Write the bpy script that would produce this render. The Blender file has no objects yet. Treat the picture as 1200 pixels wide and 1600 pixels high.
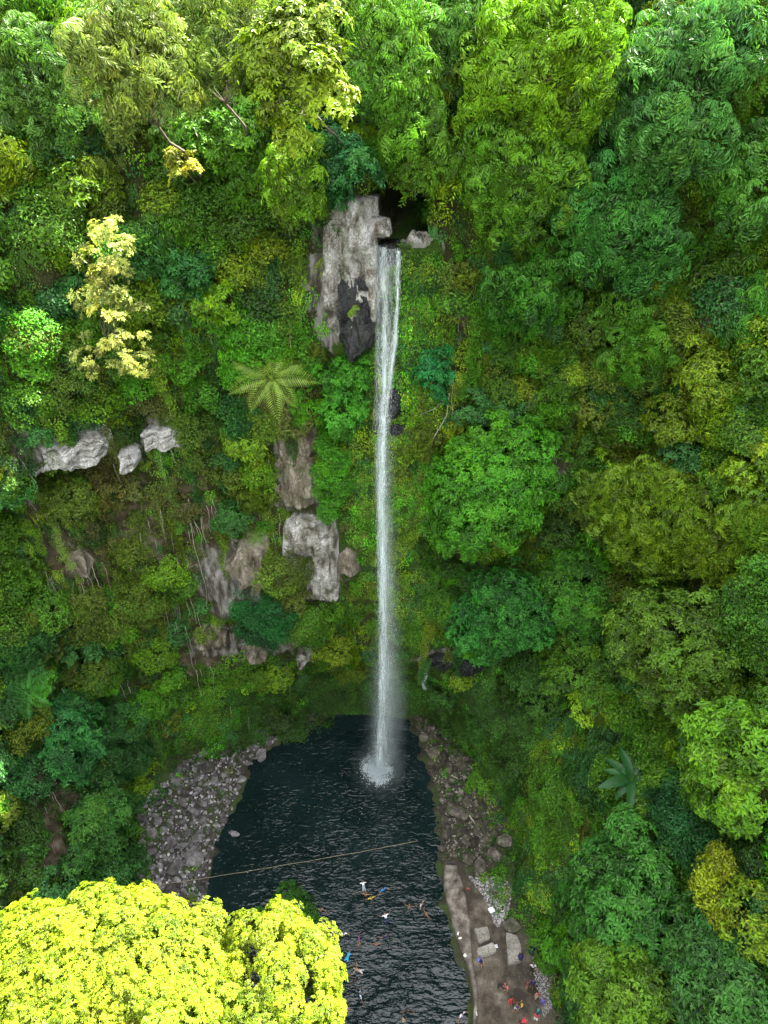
import bpy, bmesh, math, random
import numpy as np
from mathutils import Vector, Matrix, Quaternion
from mathutils.bvhtree import BVHTree
R = math.radians
scene = bpy.context.scene
col = scene.collection
random.seed(7); rng = np.random.default_rng(11)

# ------------------------------------------------------------------ camera
CAM = np.array([0.0, 0.0, 69.0]); PITCH = 35.0; F = 1110.0     # focal length in pixels of a 1200 x 1600 picture
cd = bpy.data.cameras.new("camera"); cam = bpy.data.objects.new("camera", cd); col.objects.link(cam)
cam.location = CAM; cam.rotation_euler = (R(90 - PITCH), 0, 0)
cd.sensor_fit = 'VERTICAL'; cd.sensor_height = 36; cd.lens = F / 1600 * 36
cd.clip_start = .5; cd.clip_end = 3000
scene.camera = cam
scene.render.resolution_x = 768; scene.render.resolution_y = 1024
# ------------------------------------------------------------------ light
SUN_AZ, SUN_EL = 54.0, 56.0      # azimuth from +Y towards +X, elevation
SUN = np.array([math.sin(R(SUN_AZ)) * math.cos(R(SUN_EL)), math.cos(R(SUN_AZ)) * math.cos(R(SUN_EL)), math.sin(R(SUN_EL))])
world = bpy.data.worlds.new("World"); scene.world = world; world.use_nodes = True
nt = world.node_tree; nt.nodes.clear()
wo = nt.nodes.new('ShaderNodeOutputWorld'); bg = nt.nodes.new('ShaderNodeBackground'); nt.links.new(bg.outputs[0], wo.inputs[0])
sky = nt.nodes.new('ShaderNodeTexSky'); sky.sky_type = 'NISHITA'; sky.sun_disc = False
sky.sun_elevation = R(SUN_EL); sky.sun_rotation = R(SUN_AZ)
# scattered white clouds over the sky
tc = nt.nodes.new('ShaderNodeTexCoord'); cn = nt.nodes.new('ShaderNodeTexNoise'); cn.inputs['Scale'].default_value = 2.6; cn.inputs['Detail'].default_value = 6
nt.links.new(tc.outputs['Generated'], cn.inputs['Vector'])
cr = nt.nodes.new('ShaderNodeMapRange'); cr.inputs[1].default_value = .3; cr.inputs[2].default_value = .5; nt.links.new(cn.outputs[0], cr.inputs[0])
cm = nt.nodes.new('ShaderNodeMix'); cm.data_type = 'RGBA'; nt.links.new(cr.outputs[0], cm.inputs[0])
nt.links.new(sky.outputs[0], cm.inputs[6]); cm.inputs[7].default_value = (5.2, 5.15, 5.1, 1)
nt.links.new(cm.outputs[2], bg.inputs[0]); bg.inputs[1].default_value = .15
sl = bpy.data.lights.new("sun", 'SUN'); sl.energy = 5.0; sl.angle = R(.55); sl.color = (1, .93, .78)
so = bpy.data.objects.new("sun", sl); col.objects.link(so); so.rotation_euler = Vector(SUN).to_track_quat('Z', 'Y').to_euler(); so.location = (0, 0, 150)
scene.view_settings.view_transform = 'Standard'; scene.view_settings.look = 'None'
scene.view_settings.exposure = 3.1; scene.view_settings.gamma = 1; scene.view_settings.use_curve_mapping = False

# ------------------------------------------------------------------ helpers
FW = np.array([0, math.cos(R(PITCH)), -math.sin(R(PITCH))]); UP = np.array([0, math.sin(R(PITCH)), math.cos(R(PITCH))])
def project(P):
    d = P - CAM; k = d @ FW; k = np.where(k < .5, .5, k)
    return 600 + F * d[..., 0] / k, 800 - F * (d @ UP) / k, k
def ray(u, v):
    d = FW + np.array([(u - 600) / F, 0, 0]) - UP * (v - 800) / F
    return d                                  # unit depth along the axis
def at_depth(u, v, k): return CAM + ray(u, v) * k
def at_height(u, v, z):
    d = ray(u, v); return CAM + d * ((z - CAM[2]) / d[2])
def sstep(a, b, x):
    t = np.clip((x - a) / (b - a), 0, 1); return t * t * (3 - 2 * t)
def hash3(i, j, k, s=0):
    n = (i * 374761393 + j * 668265263 + k * 2147483647 + s * 974711) & 0xffffffff
    n = ((n ^ (n >> 13)) * 1274126177) & 0xffffffff
    n = ((n ^ (n >> 15)) * 2246822519) & 0xffffffff
    return ((n ^ (n >> 16)) & 0xffff) / 65535.0
def noise(P, s=0):
    P = np.asarray(P, float); I = np.floor(P).astype(np.int64); f = P - I; f = f * f * (3 - 2 * f); r = 0
    for a in (0, 1):
        for b in (0, 1):
            for c in (0, 1):
                w = (f[..., 0] if a else 1 - f[..., 0]) * (f[..., 1] if b else 1 - f[..., 1]) * (f[..., 2] if c else 1 - f[..., 2])
                r = r + w * hash3(I[..., 0] + a, I[..., 1] + b, I[..., 2] + c, s)
    return r * 2 - 1
def fbm(P, o=4, s=0):
    r = 0; a = 1; P = np.asarray(P, float)
    for q in range(o): r = r + a * noise(P * 2 ** q + 17.3 * q, s + q); a *= .5
    return r
def mesh_np(name, V, Fc, mat, smooth=False, attrs=None):
    """V (n,3), Fc (m,k) with one k"""
    V = np.ascontiguousarray(V, dtype=np.float32); Fc = np.ascontiguousarray(Fc, dtype=np.int32)
    me = bpy.data.meshes.new(name); me.vertices.add(len(V)); me.vertices.foreach_set('co', V.ravel())
    m, k = Fc.shape; me.loops.add(m * k); me.loops.foreach_set('vertex_index', Fc.ravel())
    me.polygons.add(m); me.polygons.foreach_set('loop_start', np.arange(0, m * k, k, dtype=np.int32))
    me.polygons.foreach_set('use_smooth', np.full(m, smooth))
    if mat: me.materials.append(mat)
    for an, arr in (attrs or {}).items():
        if arr.ndim == 1:
            a = me.attributes.new(an, 'FLOAT', 'POINT'); a.data.foreach_set('value', arr.astype(np.float32))
        else:
            a = me.attributes.new(an, 'FLOAT_COLOR', 'POINT'); c = np.ones((len(arr), 4), np.float32); c[:, :3] = arr; a.data.foreach_set('color', c.ravel())
    me.update(calc_edges=True); me.validate()
    return me
def tag(o, label=None, cat=None, group=None, kind=None):
    if label: o['label'] = label
    if cat: o['category'] = cat
    if group: o['group'] = group
    if kind: o['kind'] = kind
    return o
def link(name, me, parent=None):
    o = bpy.data.objects.new(name, me); col.objects.link(o)
    if parent: o.parent = parent; o.matrix_parent_inverse = Matrix.Translation(parent.location).inverted()
    return o
def empty(name, loc):
    o = bpy.data.objects.new(name, None); o.empty_display_size = .5; o.location = tuple(loc); col.objects.link(o); return o
def tube(pts, rad, n=6, caps=True):
    """tapered tube along pts -> V, F(quads)"""
    pts = np.asarray(pts, float); rad = np.asarray(rad, float) * np.ones(len(pts)); V = []
    for i, p in enumerate(pts):
        t = pts[min(i + 1, len(pts) - 1)] - pts[max(i - 1, 0)]; t = t / (np.linalg.norm(t) + 1e-9)
        a = np.array([1., 0, 0]) if abs(t[0]) < .8 else np.array([0, 1., 0])
        x = np.cross(t, a); x /= np.linalg.norm(x); y = np.cross(t, x)
        for j in range(n):
            w = 2 * math.pi * j / n; V.append(p + rad[i] * (x * math.cos(w) + y * math.sin(w)))
    Fc = [(i * n + j, i * n + (j + 1) % n, (i + 1) * n + (j + 1) % n, (i + 1) * n + j) for i in range(len(pts) - 1) for j in range(n)]
    return np.array(V), np.array(Fc)
def merge(parts):
    Vs, Fs, o = [], [], 0
    for V, Fc in parts: Vs.append(V); Fs.append(Fc + o); o += len(V)
    return np.vstack(Vs), np.vstack(Fs)
def wobble_path(a, b, n=6, w=.1, sag=0.):
    a, b = np.asarray(a, float), np.asarray(b, float); L = np.linalg.norm(b - a); out = []
    for i in range(n + 1):
        t = i / n; p = a + (b - a) * t
        if 0 < i < n: p = p + rng.normal(0, w * L / n, 3)
        p = p - np.array([0, 0, sag * L * 4 * t * (1 - t)]); out.append(p)
    return np.array(out)

# ------------------------------------------------------------------ materials
class M:
    def __init__(s, name):
        s.m = bpy.data.materials.new(name); s.m.use_nodes = True; s.t = s.m.node_tree; s.t.nodes.clear()
        s.out = s.n('ShaderNodeOutputMaterial')
    def n(s, t, **k):
        x = s.t.nodes.new(t)
        for a, b in k.items(): setattr(x, a, b)
        return x
    def l(s, a, b): s.t.links.new(a, b)
    def geo(s): 
        if not hasattr(s, '_g'): s._g = s.n('ShaderNodeNewGeometry')
        return s._g.outputs['Position']
    def noise(s, scale, detail=5, rough=.55, vec=None, stretch=None):
        x = s.n('ShaderNodeTexNoise'); x.inputs['Scale'].default_value = scale; x.inputs['Detail'].default_value = detail; x.inputs['Roughness'].default_value = rough
        v = vec or s.geo()
        if stretch:
            mp = s.n('ShaderNodeMapping'); mp.inputs['Scale'].default_value = stretch; s.l(v, mp.inputs[0]); v = mp.outputs[0]
        s.l(v, x.inputs['Vector']); return x.outputs[0]
    def ramp(s, fac, stops):
        x = s.n('ShaderNodeValToRGB'); e = x.color_ramp.elements
        while len(e) > 1: e.remove(e[-1])
        e[0].position = stops[0][0]; e[0].color = (*stops[0][1], 1)
        for p, c in stops[1:]:
            q = e.new(p); q.color = (*c, 1)
        s.l(fac, x.inputs[0]); return x.outputs[0]
    def rng(s, fac, a, b, c=0, d=1):
        x = s.n('ShaderNodeMapRange'); 
        for i, q in enumerate((a, b, c, d)): x.inputs[i + 1].default_value = q
        s.l(fac, x.inputs[0]); return x.outputs[0]
    def mix(s, fac, a, b, mode='MIX'):
        x = s.n('ShaderNodeMix'); x.data_type = 'RGBA'; x.blend_type = mode
        for q, i in ((fac, 0), (a, 6), (b, 7)):
            if isinstance(q, (int, float)): x.inputs[i].default_value = q
            elif isinstance(q, tuple): x.inputs[i].default_value = (*q, 1)
            else: s.l(q, x.inputs[i])
        return x.outputs[2]
    def math(s, op, a, b=None):
        x = s.n('ShaderNodeMath'); x.operation = op
        for i, q in enumerate((a, b)):
            if q is None: continue
            if isinstance(q, (int, float)): x.inputs[i].default_value = q
            else: s.l(q, x.inputs[i])
        return x.outputs[0]
    def attr(s, name, kind='GEOMETRY'):
        x = s.n('ShaderNodeAttribute'); x.attribute_name = name; x.attribute_type = kind; return x
    def princ(s, color, rough=.8, bump=None, bd=.1, bs=1, spec=.5):
        p = s.n('ShaderNodeBsdfPrincipled'); p.inputs['Specular IOR Level'].default_value = spec
        for q, i in ((color, 'Base Color'), (rough, 'Roughness')):
            if isinstance(q, tuple): p.inputs[i].default_value = (*q, 1)
            elif isinstance(q, (int, float)): p.inputs[i].default_value = q
            else: s.l(q, p.inputs[i])
        if bump is not None:
            b = s.n('ShaderNodeBump'); b.inputs['Distance'].default_value = bd; b.inputs['Strength'].default_value = bs
            s.l(bump, b.inputs['Height']); s.l(b.outputs[0], p.inputs['Normal'])
        return p
    def done(s, sh): s.l(sh.outputs[0] if hasattr(sh, 'outputs') else sh, s.out.inputs[0]); return s.m

def leaf_material(name, tint_kind, flat=None, rough=.42, trans=.3, gain=1.0):
    """tint_kind: 'OBJECT' (object colour) or 'INSTANCER' (per-tuft colour)"""
    m = M(name)
    if tint_kind == 'OBJECT': c = m.n('ShaderNodeObjectInfo').outputs['Color']
    else: c = m.attr('tint', 'INSTANCER').outputs['Color']
    lv = m.attr('lv').outputs['Fac']; hu = m.attr('hu').outputs['Fac']
    v = m.rng(lv, 0, 1, .45 * gain, 1.85 * gain)
    sc = m.n('ShaderNodeVectorMath'); sc.operation = 'SCALE'; m.l(c, sc.inputs[0]); m.l(v, sc.inputs['Scale'])
    y = m.mix(m.rng(hu, .7, 1, 0, .55), sc.outputs[0], m.mix(1.0, sc.outputs[0], (1.65, 1.2, .8), 'MULTIPLY'))
    y = m.mix(m.rng(hu, .3, 0, 0, .5), y, m.mix(1.0, y, (.55, .9, 1.5), 'MULTIPLY'))
    p = m.princ(y, rough, spec=.26)
    tr = m.n('ShaderNodeBsdfTranslucent'); m.l(m.mix(1.0, y, (1.25, 1.35, .5), 'MULTIPLY'), tr.inputs[0])
    mx = m.n('ShaderNodeMixShader'); mx.inputs[0].default_value = trans
    m.l(p.outputs[0], mx.inputs[1]); m.l(tr.outputs[0], mx.inputs[2])
    return m.done(mx)
LEAF_O = leaf_material('leaf', 'OBJECT'); LEAF_I = leaf_material('cover_leaf', 'INSTANCER')

m = M('cliff_surface')
a_m, a_e, a_b = m.attr('moss').outputs['Fac'], m.attr('earth').outputs['Fac'], m.attr('bare').outputs['Fac']
n1 = m.noise(.9, 7); n2 = m.noise(5, 6, .65); n3 = m.noise(1.6, 6, .6, stretch=(1, 1, .22))
soil = m.ramp(n2, [(.3, (.02, .03, .009)), (.52, (.042, .052, .014)), (.72, (.085, .07, .035))])
earth = m.ramp(n1, [(.3, (.035, .028, .018)), (.5, (.095, .078, .048)), (.7, (.2, .175, .13))])
rock = m.ramp(n3, [(.3, (.03, .028, .026)), (.47, (.11, .1, .085)), (.56, (.26, .25, .235)), (.7, (.42, .41, .39))])
moss = m.ramp(n2, [(.3, (.015, .035, .006)), (.6, (.05, .11, .01)), (.8, (.09, .16, .015))])
c = m.mix(m.rng(m.math('ADD', a_e, m.rng(n2, .3, .7, -.25, .25)), .4, .6), soil, earth)
c = m.mix(m.rng(m.math('ADD', a_b, m.rng(n2, .3, .7, -.25, .25)), .4, .6), c, rock)
c = m.mix(m.rng(m.math('ADD', a_m, m.rng(n2, .3, .7, -.3, .3)), .4, .6), c, moss)
CLIFF = m.done(m.princ(c, .9, m.math('ADD', n2, m.noise(18, 4)), .25, .9, .2))

def rock_material(name, stops, streak=(1, 1, .3), scale=1.2, rough=.85, moss_amt=.3, bump=.12, vary=0.):
    m = M(name); oc = m.n('ShaderNodeTexCoord').outputs['Object']
    n1 = m.noise(scale, 8, .62, stretch=streak); n2 = m.noise(scale * 7, 5, .6); n3 = m.noise(.7 * scale, 4)
    c = m.ramp(n1, stops)
    c = m.mix(m.rng(n2, .42, .66, 0, .85), c, m.mix(1.0, c, (.38, .36, .32), 'MULTIPLY'))
    rv = m.n('ShaderNodeObjectInfo').outputs['Random']
    c = m.mix(vary, c, m.mix(1.0, c, m.ramp(rv, [(0, (.32, .3, .28)), (.5, (.85, .85, .85)), (1, (1.5, 1.48, 1.5))]), 'MULTIPLY'))
    c = m.mix(m.math('MULTIPLY', m.rng(n3, .5, .62), moss_amt), c, (.05, .08, .015))
    vo = m.n('ShaderNodeTexVoronoi'); vo.feature = 'DISTANCE_TO_EDGE'; vo.inputs['Scale'].default_value = scale * .9; m.l(m.geo(), vo.inputs['Vector'])
    crack = m.rng(vo.outputs[0], 0, .05)
    h = m.math('ADD', m.math('MULTIPLY', n1, 1.5), m.math('ADD', n2, m.math('MULTIPLY', crack, .35)))
    return m.done(m.princ(c, rough, h, bump, 1, .35))
ROCK_PALE = rock_material('pale_rock', [(.34, (.06, .055, .05)), (.43, (.22, .2, .17)), (.5, (.4, .39, .37)), (.62, (.6, .6, .6))], streak=(1, 1, .6), moss_amt=.3, bump=.2)
ROCK_LEDGE = rock_material('ledge_rock', [(.34, (.1, .095, .09)), (.43, (.34, .33, .32)), (.5, (.55, .55, .55)), (.65, (.72, .72, .73))], streak=(.5, .5, 2.2), moss_amt=.1, bump=.15)
ROCK_BROWN = rock_material('brown_rock', [(.3, (.07, .058, .042)), (.48, (.21, .18, .14)), (.65, (.4, .36, .31))], moss_amt=.35)
ROCK_WET = rock_material('wet_rock', [(.3, (.008, .009, .01)), (.55, (.025, .027, .03)), (.75, (.07, .075, .085))], rough=.25, moss_amt=.1)
ROCK_GREY = rock_material('grey_boulder', [(.25, (.05, .046, .05)), (.5, (.17, .16, .17)), (.75, (.38, .365, .38))], streak=(1, 1, 1), scale=1.6, moss_amt=.25, vary=1.)
ROCK_DARK = rock_material('dark_boulder', [(.25, (.03, .027, .022)), (.5, (.11, .095, .08)), (.78, (.32, .29, .26))], streak=(1, 1, 1), scale=1.8, moss_amt=.5, vary=1.)
def bark(name, c0, c1):
    m = M(name); n = m.noise(9, 5, .6, stretch=(1, 1, .3))
    return m.done(m.princ(m.ramp(n, [(.3, c0), (.7, c1)]), .85, n, .04, .8))
BARK = bark('bark', (.06, .045, .032), (.19, .16, .12)); TWIG = bark('dry_twig', (.2, .17, .13), (.45, .41, .34)); VINE = bark('green_vine', (.08, .1, .025), (.2, .22, .08))

# ------------------------------------------------------------------ the cliff
CC = np.array([-4.0, 34.0])
ZL = [-3, 0, 6, 13, 25, 40, 56, 70, 85, 115]  # upper rim, out of view, shaped to steer where sun and shade fall
TB = {-165: (60, 60, 61, 62, 64, 66, 69, 73, 81, 100), -140: (40, 41, 43, 45, 48, 50, 53, 58, 68, 88), -113: (22, 23, 25, 28, 32, 34, 36, 42, 53, 76), -87: (20, 20.6, 23, 27, 30, 32, 33, 41, 54, 77),
      -63: (25, 25.4, 26, 27.5, 28.5, 29.5, 29, 37, 52, 84), -45: (24.4, 24.6, 24.2, 23.4, 24, 25.5, 26, 34, 49, 82), -34: (22, 22, 22.6, 20.6, 21, 22.5, 23.2, 30, 44, 76),
      -15: (22, 22, 22.4, 19, 19.2, 19.5, 20.3, 26.5, 42, 84), 7: (22.2, 22.2, 22.8, 18.8, 18.5, 18.5, 18.7, 22.5, 36, 84), 16: (22.4, 22.4, 22.9, 18.8, 18.9, 19, 19.3, 23, 37, 84),
      22: (23.2, 23.2, 23.2, 19.8, 19.9, 20.3, 21, 24, 37, 80), 31: (22.2, 22.2, 22.6, 21, 22, 23, 24, 27, 37, 74), 56: (18.5, 19, 21, 25, 28, 30, 31, 32, 38, 70), 70: (17, 17.4, 20, 24, 28.5, 31, 32.5, 34.5, 52, 96),
      88: (15.6, 16, 19, 23, 28, 32, 34, 37, 60, 104), 105: (19, 19.5, 22, 25, 29, 33, 35, 38, 56, 98), 118: (21, 21.5, 24, 27, 31, 35, 38, 43, 64, 108), 140: (36, 38, 40, 43, 47, 51, 55, 59, 66, 84), 165: (60, 60, 61, 62, 64, 66, 69, 73, 81, 100)}
PH = np.array(sorted(TB)); TT = np.array([TB[p] for p in PH], float)
def cliff_r(phi, z):
    """phi deg, z -> radius; smooth-ish bilinear"""
    i = np.clip(np.searchsorted(PH, phi) - 1, 0, len(PH) - 2); t = (phi - PH[i]) / (PH[i + 1] - PH[i]); t = np.clip(t, 0, 1); t = t * .6 + .4 * t * t * (3 - 2 * t)
    Z = np.array(ZL, float); j = np.clip(np.searchsorted(Z, z) - 1, 0, len(Z) - 2); s = np.clip((z - Z[j]) / (Z[j + 1] - Z[j]), 0, 1)
    a = TT[i, j] * (1 - t) + TT[i + 1, j] * t; b = TT[i, j + 1] * (1 - t) + TT[i + 1, j + 1] * t
    return a * (1 - s) + b * s
NP_, NZ_ = 900, 330
phi = np.linspace(-165, 165, NP_); zz = np.linspace(-3, 115, NZ_)
PHI, ZZ = np.meshgrid(phi, zz)
def cliff_pts(PHI, ZZ, disp=True):
    r = cliff_r(PHI, ZZ); x = CC[0] + r * np.sin(np.radians(PHI)); y = CC[1] + r * np.cos(np.radians(PHI))
    P = np.stack([x, y, ZZ], -1)
    amp = .35 + .65 * sstep(1, 14, ZZ)
    d = fbm(P * (1 / 11, 1 / 11, 1 / 8), 3, 3) * 1.1 + fbm(P * (.45, .45, .28), 4, 9) * .42
    d = d + np.maximum(0, fbm(P * (.16, .16, .5), 2, 21) - .15) * .8        # ledges
    near = np.exp(-((PHI - 11) / 9) ** 2) * (ZZ < 60)
    d = d * amp * (1 - .75 * near)
    # overhanging ledge on the left (vegetated bulge above, recess below)
    lb = sstep(-84, -72, PHI) * (1 - sstep(-50, -42, PHI))
    d = d - 1.6 * lb * sstep(39.2, 40.2, ZZ) * (1 - sstep(52, 62, ZZ)) + 1.3 * lb * sstep(30, 39, ZZ) * (1 - sstep(39.2, 40.2, ZZ))
    # mouth of the stream above the lip
    xx = x
    cave = sstep(-1.0, -.4, xx) * (1 - sstep(2.7, 3.3, xx)) * sstep(55.3, 55.7, ZZ) * (1 - sstep(59.2, 60.2, ZZ)) * (PHI > -30) * (PHI < 40)
    d = d + 11 * cave
    # groove worn by the fall
    d = d + .5 * np.exp(-((xx - .2) / 1.0) ** 2) * (ZZ < 56) * (ZZ > 13) * (np.abs(PHI) < 40)
    r = r + d
    return np.stack([CC[0] + r * np.sin(np.radians(PHI)), CC[1] + r * np.cos(np.radians(PHI)), ZZ], -1)
CP = cliff_pts(PHI, ZZ).reshape(-1, 3)
idx = np.arange(NP_ * NZ_).reshape(NZ_, NP_)
CF = np.stack([idx[:-1, :-1], idx[:-1, 1:], idx[1:, 1:], idx[1:, :-1]], -1).reshape(-1, 4)
# soft patches on the cliff face: (u, v, ru, rv) seen from the viewpoint, evaluated once to place real ground cover
BARE = [(548, 440, 66, 116), (463, 730, 38, 68), (490, 867, 48, 74), (112, 694, 74, 38), (262, 677, 38, 26), (205, 706, 26, 24), (400, 1000, 100, 30), (360, 900, 60, 60), (545, 880, 28, 30), (690, 1035, 66, 22), (475, 1025, 16, 20), (665, 385, 30, 24), (590, 350, 26, 20)]
EARTH = [(330, 830, 80, 70), (110, 890, 50, 60), (300, 960, 50, 70), (360, 920, 70, 60), (700, 480, 34, 60), (1135, 480, 40, 46), (1090, 640, 34, 28), (870, 725, 34, 34), (1085, 918, 60, 30), (50, 830, 40, 60), (60, 1230, 50, 70), (70, 1320, 50, 60), (150, 1010, 30, 30), (330, 1020, 60, 40), (240, 1220, 30, 30), (230, 830, 50, 60), (40, 720, 30, 50)]
MOSS = [(655, 520, 46, 200), (625, 760, 40, 170), (560, 600, 34, 110), (520, 1075, 210, 56), (700, 1080, 120, 60), (780, 1180, 130, 110), (850, 1330, 90, 190), (560, 800, 30, 130), (830, 1250, 100, 160), (270, 1180, 60, 60), (640, 950, 50, 90), (300, 1120, 80, 60), (890, 1400, 60, 120)]
def patch(P, L, soft=.35, ns=.35):
    u, v, k = project(P); n = fbm(P * .8, 3, 31) * ns; r = np.zeros(len(P))
    for (a, b, ru, rv) in L:
        q = np.sqrt(((u - a) / ru) ** 2 + ((v - b) / rv) ** 2) + n
        r = np.maximum(r, 1 - sstep(1 - soft, 1 + soft, q))
    return r
bare, earth_, moss_ = patch(CP, BARE), patch(CP, EARTH, ns=.6), patch(CP, MOSS)
cme = mesh_np('cliff', CP, CF, CLIFF, True, {'bare': bare, 'earth': earth_, 'moss': moss_})
cliff = tag(link('hillside', cme), kind='structure')
bvh = BVHTree.FromPolygons(CP.tolist(), CF.tolist())
def hit(u, v):
    d = Vector(ray(u, v)).normalized(); p, n, i, dist = bvh.ray_cast(Vector(CAM), d)
    if p is None: return None
    n = Vector(n); 
    if n.dot(d) > 0: n = -n
    return np.array(p), np.array(n)
# plateau beyond the rim
V = [(-700, -400, 116), (700, -400, 116), (700, 900, 150), (-700, 900, 150)]
ring_o = []; 
top = CP[-NP_:]
ang = np.arctan2(top[:, 0] - CC[0], top[:, 1] - CC[1]); outer = np.stack([CC[0] + 900 * np.sin(ang), CC[1] + 900 * np.cos(ang), np.full(len(ang), 260.)], -1)
PV = np.vstack([top - np.array([0, 0, .02]), outer]); k = np.arange(NP_ - 1)
tag(link('plateau', mesh_np('plateau', PV, np.stack([k, k + 1, k + 1 + NP_, k + NP_], -1), CLIFF, True)), kind='structure')

# ------------------------------------------------------------------ leaf tufts (templates, metres)
def leaves(P, D, N, L, W, fold=.12):
    """P base points, D unit directions, N leaf normals -> V (4n,3), F (n,4)"""
    P, D, N = map(np.asarray, (P, D, N)); n = len(P); L = np.asarray(L) * np.ones(n); W = np.asarray(W) * np.ones(n)
    S = np.cross(D, N); S /= np.linalg.norm(S, axis=1, keepdims=True) + 1e-9; U = np.cross(S, D)
    a = P; b = P + D * (L * .45)[:, None] + S * (W * .5)[:, None] + U * (W * fold)[:, None]
    c_ = P + D * L[:, None] - U * (L * .12)[:, None]; d = P + D * (L * .45)[:, None] - S * (W * .5)[:, None] + U * (W * fold)[:, None]
    V = np.stack([a, b, c_, d], 1).reshape(-1, 3); return V, np.arange(4 * n).reshape(-1, 4)
def unit(a): return a / (np.linalg.norm(a, axis=-1, keepdims=True) + 1e-9)
def tuft(kind, seed):
    g = np.random.default_rng(seed)
    P, D, N, L, W = [], [], [], [], []
    if kind == 'rosette':            # whorls of broad leaves on short twigs
        for q in range(9):
            a = g.uniform(0, 6.283); e = math.sqrt(g.uniform(0, 1)) * .52; c = np.array([math.cos(a) * e, math.sin(a) * e, g.uniform(-.05, .2) - e * .45])
            for j in range(7):
                b = j * .9 + g.uniform(0, .5); t = g.uniform(-.45, .2)
                P.append(c + g.normal(0, .03, 3)); D.append([math.cos(b), math.sin(b), t]); N.append([g.normal(0, .2), g.normal(0, .2), 1]); L.append(g.uniform(.2, .34)); W.append(g.uniform(.1, .15))
    elif kind == 'fine':             # small dense leaves
        for q in range(85):
            a = g.uniform(0, 6.283); e = math.sqrt(g.uniform(0, 1)) * .55; c = np.array([math.cos(a) * e, math.sin(a) * e, g.uniform(-.25, .2) - e * .4]); b = g.uniform(0, 6.283)
            P.append(c); D.append([math.cos(b), math.sin(b), g.uniform(-.7, .3)]); N.append([g.normal(0, .4), g.normal(0, .4), 1]); L.append(g.uniform(.13, .21)); W.append(g.uniform(.07, .11))
    elif kind == 'droop':            # arching twigs with long hanging leaflets
        for q in range(8):
            a = g.uniform(0, 6.283); r = g.uniform(.35, .75)
            for j in range(8):
                t = (j + 1) / 8; c = np.array([math.cos(a) * r * t, math.sin(a) * r * t, .25 * t - .75 * r * t * t * 1.2])
                sd = 1 if j % 2 else -1; dd = np.array([math.cos(a) * .6 - sd * math.sin(a) * .6, math.sin(a) * .6 + sd * math.cos(a) * .6, -.55 - .5 * t])
                P.append(c); D.append(dd + g.normal(0, .15, 3)); N.append([math.cos(a) * .5, math.sin(a) * .5, 1]); L.append(g.uniform(.2, .36)); W.append(g.uniform(.065, .1))
    elif kind == 'ivy':              # leaves lying against the wall (z = out of the wall), hanging
        for q in range(60):
            a = g.uniform(0, 6.283); e = math.sqrt(g.uniform(0, 1)) * .6; c = np.array([math.cos(a) * e, math.sin(a) * e, g.uniform(0, .16) - .1 * e])
            P.append(c); D.append([-1 + g.normal(0, .4), g.normal(0, .5), g.uniform(0, .6)]); N.append([.35 + g.normal(0, .3), g.normal(0, .3), 1]); L.append(g.uniform(.12, .2)); W.append(g.uniform(.08, .13))
    elif kind == 'moss':
        for q in range(80):
            a = g.uniform(0, 6.283); e = math.sqrt(g.uniform(0, 1)) * .6; c = np.array([math.cos(a) * e, math.sin(a) * e, g.uniform(0, .09)])
            P.append(c + [0, 0, g.uniform(0, .08)]); D.append([-1 + g.normal(0, .5), g.normal(0, .6), g.uniform(.1, .9)]); N.append([.4, g.normal(0, .4), 1]); L.append(g.uniform(.1, .19)); W.append(g.uniform(.07, .12))
    elif kind == 'strap':            # narrow hanging fern fronds
        for q in range(10):
            a = g.uniform(-1, 1); y0 = g.uniform(-.5, .5); x0 = g.uniform(-.3, .3)
            for j in range(9):
                t = j / 9; c = np.array([x0 - .75 * t, y0 + .2 * a * t, .08 + .32 * math.sin(2.2 * t)])
                for sd in (-1, 1):
                    P.append(c); D.append([-.5, sd, -.1]); N.append([.3, 0, 1]); L.append(.14 * (1.1 - t)); W.append(.075)
    P, D, N, L, W = map(np.array, (P, D, N, L, W))
    D, N = unit(D.astype(float)), unit(N.astype(float)); V, Fc = leaves(P, D, N, L, W)
    return V, Fc
KINDS = ['rosette', 'fine', 'droop', 'ivy', 'moss', 'strap']
TUFT = {k: [tuft(k, 100 * i + j) for j in range(3)] for i, k in enumerate(KINDS)}
def frames(A, spin):
    """rotation matrices whose z axis is A, x axis points up-slope, spun by spin"""
    A = unit(A); up = np.zeros_like(A); up[:, 2] = 1; up[np.abs(A[:, 2]) > .95] = (0, 1, 0)
    Y = unit(np.cross(A, up)); X = np.cross(Y, A); c, s = np.cos(spin)[:, None], np.sin(spin)[:, None]
    return np.stack([X * c + Y * s, Y * c - X * s, A], -1)
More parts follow.
